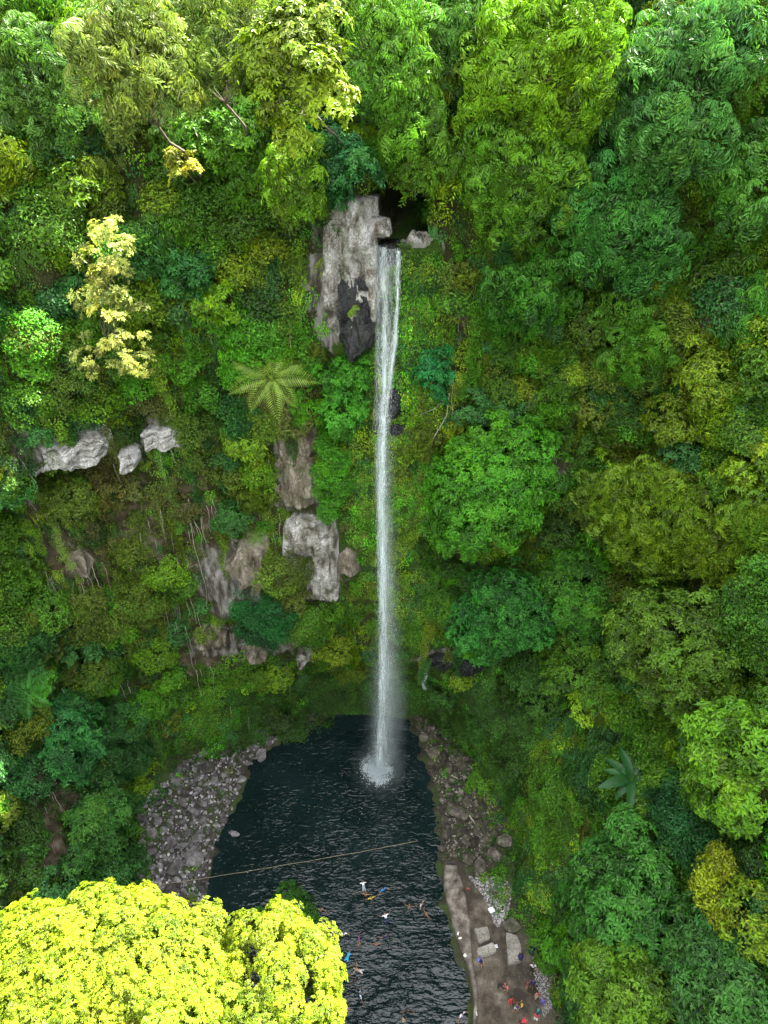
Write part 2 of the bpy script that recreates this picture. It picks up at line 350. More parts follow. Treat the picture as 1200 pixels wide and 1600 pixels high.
def spread_tufts(kind, P, A, S, spin, g, lo=0, ho=0):
    """merge transformed tufts into one mesh's arrays, with per-leaf attributes"""
    Rm = frames(A, spin); Vs, Fs, lv, hu, o = [], [], [], [], 0
    ti = g.integers(0, 3, len(P)); lo = lo + np.zeros(len(P)); ho = ho + np.zeros(len(P))
    for t in range(3):
        q = ti == t
        if not q.any(): continue
        V0, F0 = TUFT[kind][t]; V = np.einsum('nij,vj->nvi', Rm[q] * S[q][:, None, None], V0) + P[q][:, None, :]
        n = q.sum(); nv = len(V0); Vs.append(V.reshape(-1, 3)); Fs.append((F0[None] + (np.arange(n) * nv)[:, None, None]).reshape(-1, 4) + o); o += n * nv
        nl = nv // 4; tl = g.uniform(-.25, .55, n)[:, None] + lo[q][:, None]; l = np.clip(tl + g.uniform(0, .8, (n, nl)), 0, 1.15); lv.append(np.repeat(l.ravel(), 4)); hu.append(np.repeat(np.clip(ho[q][:, None] + g.uniform(0, .5, n)[:, None] + g.uniform(0, .5, (n, nl)), 0, 1).ravel(), 4))
    return np.vstack(Vs), np.vstack(Fs), np.concatenate(lv), np.concatenate(hu)
# unlinked source meshes for the scattered ground cover
SRC = []
for k in KINDS:
    for j in range(3):
        V, Fc = TUFT[k][j]; g = np.random.default_rng(j + 5); nl = len(V) // 4
        me = mesh_np('cover_tuft', V, Fc, LEAF_I, False, {'lv': np.repeat(g.uniform(0, 1, nl), 4), 'hu': np.repeat(g.uniform(0, 1, nl), 4)})
        SRC.append(bpy.data.objects.new('cover_tuft', me))
def scatter_object(name, P, A, S, spin, kidx, tint, label, cat):
    """one 'stuff' object: points that carry tuft instances"""
    n = len(P); me = bpy.data.meshes.new(name); me.vertices.add(n); me.vertices.foreach_set('co', np.asarray(P, np.float32).ravel())
    Rm = frames(A, spin)
    # euler XYZ from matrices
    sy = np.sqrt(Rm[:, 0, 0] ** 2 + Rm[:, 1, 0] ** 2); E = np.stack([np.arctan2(Rm[:, 2, 1], Rm[:, 2, 2]), np.arctan2(-Rm[:, 2, 0], sy), np.arctan2(Rm[:, 1, 0], Rm[:, 0, 0])], -1)
    a = me.attributes.new('rot', 'FLOAT_VECTOR', 'POINT'); a.data.foreach_set('vector', E.astype(np.float32).ravel())
    a = me.attributes.new('scl', 'FLOAT', 'POINT'); a.data.foreach_set('value', S.astype(np.float32))
    a = me.attributes.new('kid', 'INT', 'POINT'); a.data.foreach_set('value', kidx.astype(np.int32))
    a = me.attributes.new('tint', 'FLOAT_COLOR', 'POINT'); c = np.ones((n, 4), np.float32); c[:, :3] = tint; a.data.foreach_set('color', c.ravel())
    me.update(); o = link(name, me); tag(o, label, cat, kind='stuff')
    ng = bpy.data.node_groups.new(name + '_nodes', 'GeometryNodeTree')
    ng.interface.new_socket('Geometry', in_out='INPUT', socket_type='NodeSocketGeometry'); ng.interface.new_socket('Geometry', in_out='OUTPUT', socket_type='NodeSocketGeometry')
    gi = ng.nodes.new('NodeGroupInput'); go = ng.nodes.new('NodeGroupOutput'); gj = ng.nodes.new('GeometryNodeGeometryToInstance')
    used = sorted(set(kidx.tolist())); remap = {q: i for i, q in enumerate(used)}
    me.attributes['kid'].data.foreach_set('value', np.array([remap[q] for q in kidx.tolist()], np.int32))
    for q in reversed(used):
        oi = ng.nodes.new('GeometryNodeObjectInfo'); oi.inputs['Object'].default_value = SRC[q]; ng.links.new(oi.outputs['Geometry'], gj.inputs[0])
    ip = ng.nodes.new('GeometryNodeInstanceOnPoints'); ip.inputs['Pick Instance'].default_value = True
    def na(nm, ty):
        x = ng.nodes.new('GeometryNodeInputNamedAttribute'); x.data_type = ty; x.inputs[0].default_value = nm; return x.outputs[0]
    ng.links.new(gi.outputs[0], ip.inputs['Points']); ng.links.new(gj.outputs[0], ip.inputs['Instance'])
    ng.links.new(na('kid', 'INT'), ip.inputs['Instance Index']); ng.links.new(na('rot', 'FLOAT_VECTOR'), ip.inputs['Rotation']); ng.links.new(na('scl', 'FLOAT'), ip.inputs['Scale'])
    ng.links.new(ip.outputs[0], go.inputs[0])
    md = o.modifiers.new('scatter', 'NODES'); md.node_group = ng
    return o

# ------------------------------------------------------------------ scattered cover of the hillside
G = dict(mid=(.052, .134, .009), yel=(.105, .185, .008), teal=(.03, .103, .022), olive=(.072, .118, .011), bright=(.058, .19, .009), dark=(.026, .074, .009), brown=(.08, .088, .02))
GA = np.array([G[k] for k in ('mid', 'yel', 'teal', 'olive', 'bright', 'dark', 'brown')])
# area-weighted samples
a_, b_, c_, d_ = (CP[CF[:, i]] for i in range(4)); FN = np.cross(c_ - a_, d_ - b_); FA = np.linalg.norm(FN, axis=1) * .5; FN = unit(FN); FC = (a_ + b_ + c_ + d_) / 4
inward = np.stack([CC[0] - FC[:, 0], CC[1] - FC[:, 1], np.full(len(FC), 4.)], -1); FN *= np.sign((FN * inward).sum(1))[:, None]
fu, fv, fk = project(FC)
infr = (fu > -560) & (fu < 1800) & (fv > -420) & (fv < 1800) & ((FC - CAM) @ FW > 2)
FB, FE, FM = (bare[CF].mean(1), earth_[CF].mean(1), moss_[CF].mean(1))
cavef = (fu > 588) & (fu < 662) & (fv > 285) & (fv < 392)
def sample(n, w):
    w = w * FA; p = w / w.sum(); f = rng.choice(len(FA), n, p=p); s, t = rng.uniform(0, 1, (2, n, 1))
    P = a_[f] * (1 - s) * (1 - t) + b_[f] * s * (1 - t) + c_[f] * s * t + d_[f] * (1 - s) * t; return P, FN[f], f
cave_near = ((fu > 570) & (fu < 690) & (fv > 262) & (fv < 420)) | ((fu > 560) & (fu < 645) & (fv > 380) & (fv < 1200))
FB2 = patch(FC, [(a, b, c_ + 13, d_ + 13) for a, b, c_, d_ in BARE])
wfr = infr * (1 - .995 * FB2) * (1 - .72 * FE) * (~cavef) * (1 - .97 * cave_near)
vis_area = (infr * FA).sum(); pass
# region colour preferences, low regions weighted darker to paint in deep shade: (u, v, ru, rv, palette weights mid yel teal olive bright dark brown)
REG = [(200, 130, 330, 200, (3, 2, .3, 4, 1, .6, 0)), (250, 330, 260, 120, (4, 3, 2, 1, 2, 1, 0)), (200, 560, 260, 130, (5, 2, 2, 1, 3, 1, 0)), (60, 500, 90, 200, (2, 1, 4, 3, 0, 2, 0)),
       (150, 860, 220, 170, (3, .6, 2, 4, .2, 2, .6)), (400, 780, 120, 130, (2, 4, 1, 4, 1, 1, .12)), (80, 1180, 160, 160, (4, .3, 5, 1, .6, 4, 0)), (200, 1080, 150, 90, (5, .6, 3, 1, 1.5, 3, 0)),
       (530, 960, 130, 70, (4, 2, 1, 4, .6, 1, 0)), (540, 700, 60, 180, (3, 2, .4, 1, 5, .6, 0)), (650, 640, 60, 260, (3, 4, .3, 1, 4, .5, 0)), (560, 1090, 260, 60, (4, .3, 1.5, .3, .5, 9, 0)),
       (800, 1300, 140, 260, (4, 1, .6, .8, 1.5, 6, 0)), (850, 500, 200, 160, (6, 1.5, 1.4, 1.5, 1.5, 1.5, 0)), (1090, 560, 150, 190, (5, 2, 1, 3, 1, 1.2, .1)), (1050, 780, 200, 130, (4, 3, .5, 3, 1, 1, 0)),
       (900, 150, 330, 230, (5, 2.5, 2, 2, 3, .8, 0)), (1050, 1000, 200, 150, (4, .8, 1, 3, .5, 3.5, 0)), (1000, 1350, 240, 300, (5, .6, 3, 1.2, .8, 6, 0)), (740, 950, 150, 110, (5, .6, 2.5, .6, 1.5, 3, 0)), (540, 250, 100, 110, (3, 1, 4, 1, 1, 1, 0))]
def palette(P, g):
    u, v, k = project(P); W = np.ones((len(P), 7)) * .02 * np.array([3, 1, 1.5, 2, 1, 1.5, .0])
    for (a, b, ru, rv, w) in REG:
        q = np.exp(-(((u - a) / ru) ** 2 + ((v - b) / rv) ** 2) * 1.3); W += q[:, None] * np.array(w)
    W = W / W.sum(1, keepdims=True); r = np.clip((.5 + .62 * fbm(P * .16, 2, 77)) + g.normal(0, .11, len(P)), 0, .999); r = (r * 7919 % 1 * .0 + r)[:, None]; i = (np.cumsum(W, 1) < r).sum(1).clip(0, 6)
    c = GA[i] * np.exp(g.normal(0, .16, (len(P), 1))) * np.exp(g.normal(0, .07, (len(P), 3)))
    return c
def bushes(n, w, rmin, rmax, kinds, dens, g, droop_top=True):
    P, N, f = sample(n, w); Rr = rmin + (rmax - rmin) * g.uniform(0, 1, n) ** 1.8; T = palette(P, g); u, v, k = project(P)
    out = []
    for i in range(n):
        r = Rr[i]; m = int(dens * r * r * 2.2) + 3
        d = g.normal(0, 1, (m, 3)); d = unit(d); d = np.where((d @ N[i])[:, None] < -.15, -d, d); d = d[(d[:, 2] > -.55)]
        if len(d) == 0: continue
        q = P[i] + N[i] * r * .25 + d * r * np.array([1, 1, .85]) * g.uniform(.8, 1.05, (len(d), 1))
        kd = kinds[g.integers(0, len(kinds))]
        if droop_top and v[i] < 480 + 60 * g.normal() and g.uniform() < .55: kd = 'droop'
        if u[i] < 480 and 300 < v[i] < 1000 and g.uniform() < .5: kd = 'fine'
        kk = KINDS.index(kd) * 3 + g.integers(0, 3, len(d))
        out.append((q, unit(d * .8 + N[i] * .2 + np.array([0, 0, .55])), g.uniform(.9, 1.4, len(d)) * (1 + .25 * (v[i] < 480)), g.uniform(0, 6.28, len(d)), kk, np.repeat(T[i][None], len(d), 0) * np.exp(g.normal(0, .12, (len(d), 1)))))
    return [np.concatenate([o[j] for o in out]) for j in range(6)]
g = np.random.default_rng(3)
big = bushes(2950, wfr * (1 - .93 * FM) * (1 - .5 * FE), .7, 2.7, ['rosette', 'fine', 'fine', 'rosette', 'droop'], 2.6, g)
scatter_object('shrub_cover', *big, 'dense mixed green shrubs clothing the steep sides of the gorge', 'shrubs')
nI = 20000
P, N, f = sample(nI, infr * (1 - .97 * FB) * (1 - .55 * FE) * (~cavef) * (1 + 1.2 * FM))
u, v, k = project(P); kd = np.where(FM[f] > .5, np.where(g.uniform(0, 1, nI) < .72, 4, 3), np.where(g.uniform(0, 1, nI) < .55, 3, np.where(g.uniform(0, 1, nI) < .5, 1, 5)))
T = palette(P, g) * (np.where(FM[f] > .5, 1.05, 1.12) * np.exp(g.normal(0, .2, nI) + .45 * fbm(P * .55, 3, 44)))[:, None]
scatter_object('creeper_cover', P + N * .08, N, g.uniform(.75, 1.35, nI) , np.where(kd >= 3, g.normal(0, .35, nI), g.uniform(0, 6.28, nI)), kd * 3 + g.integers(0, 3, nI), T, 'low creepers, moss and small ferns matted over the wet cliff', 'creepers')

# creepers hanging in vertical strands
def strands(n, w, gen):
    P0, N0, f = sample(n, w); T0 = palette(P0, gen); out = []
    for i in range(n):
        L = gen.uniform(3, 11); m_ = int(L / .42); off = gen.uniform(.35, 1.5); x0 = P0[i]; h2 = unit(N0[i] * np.array([1, 1, 0]) + 1e-6); lat = np.array([-h2[1], h2[0], 0]); wob = gen.normal(0, .16, m_).cumsum() * .6; kk = 'ivy' if gen.uniform() < .45 else ('droop' if gen.uniform() < .6 else 'fine')
        for j in range(m_):
            q = x0 + lat * wob[j] - np.array([0, 0, .42 * j]); 
            hp = bvh.find_nearest(Vector(q)); 
            if hp[0] is None or q[2] < 1.5: break
            q = np.array(hp[0]) * .6 + q * .4; q = q + h2 * (off * (1 - .5 * j / m_))
            u_, v_, k_ = project(q); 
            if 566 < u_ < 650 and v_ > 290: break
            out.append((q, unit(h2 + np.array([0, 0, .5])), gen.uniform(.65, 1.15) * (1.1 - .5 * j / m_), gen.normal(0, .5) if kk == 'ivy' else gen.uniform(0, 6.28), KINDS.index(kk) * 3 + gen.integers(0, 3), T0[i] * math.exp(gen.normal(0, .13))))
    return [np.array([o[j] for o in out]) for j in range(6)]
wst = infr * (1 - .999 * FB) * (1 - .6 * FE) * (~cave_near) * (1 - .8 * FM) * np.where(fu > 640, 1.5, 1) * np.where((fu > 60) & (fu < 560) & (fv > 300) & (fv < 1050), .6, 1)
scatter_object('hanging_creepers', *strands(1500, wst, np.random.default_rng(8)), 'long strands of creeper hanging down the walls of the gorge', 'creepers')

# bare roots and dry vines hanging over the face
def dry_vines(n, gen):
    P0, N0, f = sample(n, infr * (1 - FB) * (.25 + 1.6 * FE) * (~cave_near) * (1 - FM) * np.where((fu < 560) & (fv > 640), 2.2, 1)); parts = []
    for i in range(n):
        m_ = gen.integers(4, 9); q = P0[i] + N0[i] * gen.uniform(.5, 1.3); L = gen.uniform(.8, 4.5); pts = [q]
        for j in range(m_): q = q + np.array([gen.normal(0, .12), gen.normal(0, .08), -1.]) * L / m_; pts.append(q)
        if pts[-1][2] < 1: continue
        parts.append(tube(pts, np.linspace(gen.uniform(.018, .04), .01, len(pts)), 4))
    V, Fc = merge(parts); tag(link('dry_vines', mesh_np('dry_vines', V, Fc, TWIG, True)), 'thin pale roots and dry vines hanging over the scrub and bare soil', 'dry vines', kind='stuff')
dry_vines(420, np.random.default_rng(17))

# ------------------------------------------------------------------ trees
def crown_arrays(C, rad, kind, lobes, ts, dens, g, lobe_r=(.3, .5), hug=None):
    """lobed crown; hug = outward normal of the slope the crown leans out of, else a free standing dome"""
    C = np.asarray(C, float); rad = np.asarray(rad, float); P, A, LC = [], [], []; gm = rad.prod() ** (1 / 3)
    if hug is not None: n = unit(np.asarray(hug) * np.array([1, 1, .3]) + np.array([0, 0, .12])); X = unit(np.cross([0, 0, 1.], n)); Z = np.cross(n, X)
    D = []; tries = 0; LO, HO = [], []
    while len(D) < lobes:
        tries += 1
        if hug is not None:
            a, b = g.uniform(-1, 1, 2); r = math.hypot(a, b) * (1 + .55 * float(noise(np.array([math.atan2(a, b) * 1.5, C[0], C[2]]), 6)))
            if r > .97: continue
            if tries < lobes * 40 and any((a - e[0]) ** 2 + (b - e[1]) ** 2 < 1.9 / lobes for e in D): continue
            D.append((a, b, r))
        else:
            d = unit(g.normal(0, 1, 3))
            if d[2] < -.7: continue
            if all(np.dot(d, e) < math.cos(1.8 / math.sqrt(lobes)) for e in D) or tries > lobes * 40: D.append(d)
    for d in D:
        lr = (lobe_r[0] * .65 + (lobe_r[1] * 1.12 - lobe_r[0] * .65) * g.uniform() ** 1.3) * gm
        if hug is not None:
            a, b, r = d; c = C + X * a * rad[0] * .92 + Z * b * rad[2] * .92 + n * rad[1] * (math.sqrt(max(0, 1 - r * r)) * g.uniform(.6, 1.15) - .35); dd = unit(n * .9 + X * a * .5 + Z * b * .3 + np.array([0, 0, .35])); sq = np.array([1, 1, 1.0])
        else: c = C + d * (rad - lr * .85).clip(.1) * g.uniform(.8, 1.1); dd = d; sq = np.array([1, 1, .8])
        LC.append(c); m = int(4 * math.pi * lr * lr * .8 * dens / (ts * ts)) + 3; e = unit(g.normal(0, 1, (m, 3))); e = e[(e @ dd > -.5) & (e[:, 2] > -.85)]
        nz = noise(e * 1.9 + c, 5); keep = (noise(e * 2.7 + c, 8) > -.5) | (g.uniform(0, 1, len(e)) < .3); e, nz = e[keep], nz[keep]
        LO.append(np.full(len(e), g.normal(0, .17))); HO.append(np.full(len(e), g.normal(0, .16))); P.append(c + e * lr * (1 + .34 * nz)[:, None] * sq * g.uniform(.72, 1.1, (len(e), 1))); A.append(unit(e * .7 + dd * .25 + np.array([0, 0, .5])))
    P = np.vstack(P); A = np.vstack(A); S = ts * g.uniform(.75, 1.3, len(P))
    return spread_tufts(kind, P, A, S, g.uniform(0, 6.283, len(P)), g, np.concatenate(LO), np.concatenate(HO)), LC
NT = 0
def tree(name, label, cat, C, rad, color, kind='rosette', lobes=16, ts=.9, dens=1.25, base=None, group=None, trunk_r=None, bk=None, lobe_r=(.3, .5), hug=None, seed=None):
    global NT; NT += 1; g = np.random.default_rng(500 + NT if seed is None else seed); C = np.asarray(C, float)
    if base is None:
        # nearest sensible footing: the slope behind and below the crown
        h, n, i, dd = bvh.find_nearest(Vector(C) - Vector((0, 0, rad[2] * .9))); base = np.array(h)
    root = empty(name, base); tag(root, label, cat, group)
    (V, Fc, lv, hu), LC = crown_arrays(C, rad, kind, lobes, ts, dens, g, lobe_r, hug)
    me = mesh_np('crown', V - base, Fc, LEAF_O, False, {'lv': lv, 'hu': hu}); o = bpy.data.objects.new('crown', me); col.objects.link(o); o.parent = root
    cc = np.array(color); cc = cc * (np.array([1.14, 1.0, .55]) if C[1] > 32 or C[0] > 0 else 1); o.color = (*cc, 1)
    tr = trunk_r or max(.07, .032 * max(rad)); mid = C - np.array([0, 0, rad[2] * .35])
    tp = wobble_path(base, mid, 7, .12); parts = [tube(tp, np.linspace(tr, tr * .5, len(tp)), 8)]
    for c in LC: parts.append(tube(wobble_path(tp[-2 if g.uniform() < .6 else -3], c, 5, .16), np.linspace(tr * .42, tr * .07, 6), 5))
    V, Fc = merge(parts); o2 = bpy.data.objects.new('trunk', mesh_np('trunk', V - base, Fc, bk or BARK, True)); col.objects.link(o2); o2.parent = root
    return root
def wall_tree(name, label, cat, u, v, ru, rv, color, off=1.5, depth=.75, **kw):
    h = hit(u, v)
    p = h[0]; k = (p - CAM) @ FW; k2 = k - off - ru / F * k * .4; C = at_depth(u, v, k2); rx = ru / F * k2; rz = rv / F * k2
    return tree(name, label, cat, C, (rx, min(rx, rz) * depth, rz), color, hug=h[1], **kw)
B_, Y_, T_, O_, K_ = (.055, .19, .012), (.11, .2, .012), (.018, .095, .036), (.065, .115, .016), (.045, .13, .016)
#      name, label, u, v, ru, rv, colour, kind, lobes, ts, off
TREES = [
 ('broadleaf_tree', 'round bright green tree standing on the cliff right of the waterfall at mid height', 764, 752, 104, 124, (.038, .165, .014), 'rosette', 34, .85, 1.6, dict(lobe_r=(.22, .36))),
 ('broadleaf_tree', 'olive green domed tree on the right slope above the dark palm', 1062, 1015, 108, 100, (.05, .12, .014), 'rosette', 26, .85, 3, dict(lobe_r=(.22, .36))),
 ('vine_covered_tree', 'olive tree smothered in vines hanging over a dark hollow on the right slope', 1040, 812, 150, 78, (.07, .14, .014), 'droop', 26, .85, 1.4, {}),
 ('drooping_tree', 'tall soft green tree growing straight above the stream mouth', 615, 105, 74, 100, (.06, .17, .025), 'droop', 22, .9, 2.5, {}),
 ('drooping_tree', 'lower green tree whose twigs hang just above the stream mouth', 672, 250, 50, 48, (.06, .16, .02), 'droop', 13, .85, 1.5, {}),
 ('broadleaf_tree', 'dark teal leafy tree on the rim just left of the stream mouth', 532, 262, 62, 62, (.02, .105, .04), 'rosette', 15, .85, 1.5, {}),
 ('drooping_tree', 'big blue-green tree with drooping leaves high on the right', 1062, 150, 108, 118, (.045, .15, .05), 'droop', 26, 1.0, 3, {}),
 ('drooping_tree', 'yellow-green feathery tree near the top, right of centre', 850, 95, 110, 105, (.085, .2, .016), 'droop', 26, .95, 3, {}),
 ('drooping_tree', 'mid green feathery tree below the yellow-green one on the right rim', 800, 265, 95, 85, (.06, .17, .02), 'droop', 20, .9, 2, {}),
 ('drooping_tree', 'blue-green tree hanging over the right cliff below the rim', 965, 350, 90, 85, (.035, .145, .04), 'droop', 20, .95, 2.2, {}),
 ('drooping_tree', 'slim green tree at the top edge between the stream tree and the feathery tree', 728, 60, 46, 80, (.045, .13, .03), 'droop', 12, .9, 1.5, {}),
 ('drooping_tree', 'light green tree at the top right corner', 1172, 60, 60, 80, (.06, .17, .025), 'droop', 14, .95, 2, {}),
 ('drooping_tree', 'green tree at the right edge below the corner tree', 1170, 285, 60, 80, (.045, .15, .03), 'droop', 14, .95, 2, {}),
 ('drooping_tree', 'pale leaved tree on the left rim streaked by sunlight', 205, 95, 85, 95, (.1, .16, .05), 'droop', 22, .9, 9, {}),
 ('drooping_tree', 'grey-green shaded tree in the top left corner', 60, 130, 75, 100, (.045, .12, .03), 'droop', 18, .9, 3, {}),
 ('drooping_tree', 'tangled olive tree with sunlit tips near the top, left of centre', 345, 70, 62, 85, (.085, .15, .035), 'droop', 16, .85, 7.5, {}),
 ('broadleaf_tree', 'sunlit yellow-green tree at the top left of the stream', 462, 100, 75, 100, (.1, .18, .014), 'rosette', 20, .85, 9, {}),
 ('broadleaf_tree', 'yellow-green shrub tree left of the dark teal rim tree', 452, 270, 50, 75, (.085, .2, .016), 'droop', 14, .85, 5, {}),
 ('broadleaf_tree', 'fresh green tree on the left rim below the white bare twigs', 350, 215, 62, 52, (.05, .16, .014), 'rosette', 14, .85, 1.5, {}),
 ('dark_bush', 'round dark teal bush below the grey rock face, left of the fall', 414, 962, 50, 46, (.012, .085, .032), 'fine', 14, .85, 1, {}),
 ('blue_green_bush', 'blue-green glossy bush on the lower left slope', 105, 1158, 72, 62, (.022, .12, .045), 'rosette', 15, .85, 1.5, {}),
 ('green_bush', 'green bush on the lower left slope below the blue-green bush', 150, 1285, 66, 56, (.03, .115, .03), 'rosette', 14, .85, 1.2, {}),
 ('broadleaf_tree', 'big dark green tree in the bottom right beside the terrace', 975, 1420, 100, 130, (.03, .125, .03), 'rosette', 30, 1.0, 3, dict(lobe_r=(.22, .38))),
 ('broadleaf_tree', 'green tree at the bottom edge right of the people on the terrace', 985, 1575, 95, 90, (.06, .15, .018), 'rosette', 22, 1.0, 3.5, dict(lobe_r=(.25, .4))),
 ('broadleaf_tree', 'dusky green tree in the bottom right corner', 1120, 1530, 90, 90, (.028, .105, .03), 'rosette', 22, 1.0, 3, {}),
 ('yellow_green_tree', 'small yellow-green tree in front of the dark trees on the lower right', 1125, 1378, 46, 48, (.13, .19, .012), 'fine', 13, .8, 3.5, {}),
 ('broadleaf_tree', 'bright green tree at the right edge with its pale trunk showing below', 1145, 1185, 80, 95, (.06, .17, .014), 'rosette', 22, .9, 4, {}),
 ('fine_leaved_tree', 'dark fine-leaved tree between the palm and the yellow-green tree', 1070, 1300, 66, 44, (.016, .08, .032), 'fine', 13, .85, 2, {}),
 ('leafy_tree', 'green tree right of the fall below and right of the bright round tree', 905, 925, 70, 80, (.035, .14, .018), 'rosette', 18, .85, 1.5, {}),
 ('leafy_tree', 'teal green tree directly below the bright round tree', 800, 950, 76, 70, (.022, .125, .028), 'rosette', 18, .85, 1.5, {}),
 ('leafy_tree', 'green spreading tree on the brink above the dark mossy hollow at right', 900, 1040, 88, 42, (.05, .14, .018), 'rosette', 14, .85, 1.5, {}),
 ('leafy_tree', 'dense green tree at the right edge beside the olive dome', 1185, 965, 60, 85, (.035, .12, .016), 'fine', 15, .9, 2, {}),
 ('teal_bush', 'round teal bush under the tree fern', 378, 655, 40, 44, (.02, .1, .03), 'fine', 12, .8, .8, {}),
 ('light_bush', 'light green bush just right of the teal bush under the tree fern', 436, 652, 30, 26, (.09, .19, .02), 'rosette', 8, .8, 1, {}),
 ('hanging_bush', 'narrow bright green cascade of leaves beside the brown rock face', 517, 742, 24, 72, (.045, .19, .016), 'fine', 14, .75, .7, {}),
 ('hanging_bush', 'green bush clinging to the cliff just left of the fall below the pale rock', 530, 620, 38, 62, (.03, .15, .016), 'rosette', 12, .8, .7, {}),
 ('teal_plant', 'feathery teal sapling leaning out just right of the fall', 678, 585, 28, 44, (.012, .115, .045), 'rosette', 9, .75, 1.6, {}),
 ('yellow_bush', 'yellow-green broad-leaved bush at the right edge above the vine mass', 1175, 735, 42, 62, (.1, .2, .014), 'rosette', 11, .9, 1.5, {}),
 ('leafy_tree', 'green tree hanging over the bare soil at the right edge', 1182, 480, 34, 60, (.035, .14, .02), 'droop', 11, .9, 1.5, {}),
 ('leafy_tree', 'mid green tree in the long band of scrub right of the fall top', 830, 455, 80, 62, (.03, .125, .02), 'droop', 17, .85, 1.2, {}),
 ('leafy_tree', 'green column of leaves hanging down the right cliff above the bare soil', 995, 520, 60, 76, (.045, .14, .018), 'droop', 16, .85, 1, {}),
 ('lime_bush', 'lime green bush on the left cliff near the tree fern', 330, 470, 34, 32, (.08, .2, .012), 'rosette', 9, .8, 1, {}),
 ('leafy_tree', 'dark teal tree beside the yellow sunlit tree on the left cliff', 285, 420, 46, 36, (.02, .1, .034), 'rosette', 11, .85, 1, {}),
 ('green_bush', 'glossy green bush on the brink of the right shore beside the terrace', 905, 1480, 40, 66, (.045, .17, .016), 'rosette', 13, .85, 1.2, {}),
]
for (nm, lb, u, v, ru, rv, colr, kd, lo, ts, off, kw) in TREES:
    wall_tree(nm, lb, 'bush' if 'bush' in nm or 'plant' in nm else 'tree', u, v, ru, rv, colr, off=off, kind=kd, lobes=int(lo * 1.5), ts=ts * 1.3, **kw)
# the sunlit crowns near the viewer, rooted on the left bank
FG = [('leafy_tree', 'large yellow-green sunlit tree filling the bottom left corner', (150, 1552), 38, (7.9, 5.6, 3.9), 60, (-27, 20)),
      ('leafy_tree', 'sunlit yellow-green tree leaning over the pool beside the corner tree', (432, 1540), 39, (3.7, 4.3, 3.8), 30, (-20, 20)),]
for nm, lb, (u, v), k, rad, lo, bs in FG:
    C = at_depth(u, v, k); tree(nm, lb, 'tree', C, rad, (.132, .188, .007), kind='rosette', lobes=int(lo * 1.7), ts=.43, dens=1.75, base=np.array([bs[0], bs[1], 3.]), lobe_r=(.2, .32), trunk_r=.26)
C = at_depth(440, 1432, 56); tree('leafy_tree', 'dark green shaded crown behind the sunlit tree over the pool', 'tree', C, (3.2, 2.8, 2.1), (.028, .1, .008), kind='rosette', lobes=12, ts=.65, base=np.array([-19.5, 26, 1.]), trunk_r=.2)

# ------------------------------------------------------------------ valley floor, pool and terrace
def poly_px(L, z=0.): return np.array([at_height(u, v, z)[:2] for u, v in L])
POOL = poly_px([(285, 1620), (300, 1500), (312, 1440), (318, 1375), (345, 1290), (366, 1250), (385, 1190), (425, 1158), (478, 1140), (520, 1112), (565, 1104), (632, 1108), (662, 1172), (690, 1260), (690, 1330), (697, 1390), (708, 1440), (724, 1490), (738, 1535), (742, 1600), (746, 1700), (700, 1800), (330, 1800)])
TERR = poly_px([(693, 1345), (712, 1338), (740, 1372), (775, 1430), (800, 1455), (835, 1470), (862, 1520), (880, 1600), (900, 1700), (900, 1800), (746, 1800), (744, 1600), (739, 1535), (725, 1490), (708, 1440), (697, 1390)], .75)
def sdist(XY, poly):
    """signed distance, negative inside"""
    d = np.full(len(XY), 1e9); ins = np.zeros(len(XY), bool); n = len(poly)
    for i in range(n):
        a, b = poly[i], poly[(i + 1) % n]; ab = b - a; t = np.clip(((XY - a) @ ab) / (ab @ ab), 0, 1); d = np.minimum(d, np.linalg.norm(XY - a - t[:, None] * ab, axis=1))
        c = ((a[1] > XY[:, 1]) != (b[1] > XY[:, 1])); xi = (b[0] - a[0]) * (XY[:, 1] - a[1]) / ((b[1] - a[1]) if abs(b[1] - a[1]) > 1e-9 else 1e-9) + a[0]; ins ^= c & (XY[:, 0] < xi)
    return np.where(ins, -d, d)
def ground_z(XY):
    XY = np.atleast_2d(XY); P = np.c_[XY, np.zeros(len(XY))]; sd = sdist(XY, POOL) + fbm(P * .8 + 3, 3, 45) * .55; st = sdist(XY, TERR)
    z = -2.2 + 2.3 * sstep(-3, -.1, sd) + .5 * sstep(-.1, 1.5, sd) + 1.6 * sstep(2, 14, sd) + fbm(P * .5, 4, 41) * .22 * sstep(-1, 1.5, sd)
    t = 1 - sstep(-.15, .1, st); z = z * (1 - t) + (.62 + fbm(P * .7, 3, 51) * .05) * t
    return z
gx = np.arange(-62, 56, .28); gy = np.arange(-45, 62, .28); GX, GY = np.meshgrid(gx, gy); XY = np.c_[GX.ravel(), GY.ravel()]
gz = ground_z(XY); st = sdist(XY, TERR); i2 = np.arange(len(XY)).reshape(GX.shape)
m = M('valley_floor'); at = m.attr('terrace').outputs['Fac']; n1 = m.noise(.55, 7, .62); n2 = m.noise(6, 6, .65); n3 = m.noise(28, 4)
dirt = m.ramp(n2, [(.3, (.01, .008, .006)), (.52, (.026, .021, .016)), (.7, (.07, .06, .045))]); dirt = m.mix(m.rng(n1, .42, .56), dirt, (.03, .05, .01))
slab = m.ramp(m.math('ADD', m.math('MULTIPLY', n1, .7), m.math('MULTIPLY', n2, .08)), [(.36, (.04, .032, .022)), (.46, (.12, .1, .076)), (.54, (.23, .2, .165)), (.68, (.35, .32, .28))])
FLOOR = m.done(m.princ(m.mix(at, dirt, slab), m.rng(n1, .4, .6, .55, .9), m.math('ADD', n2, n3), .05, .7, .3))
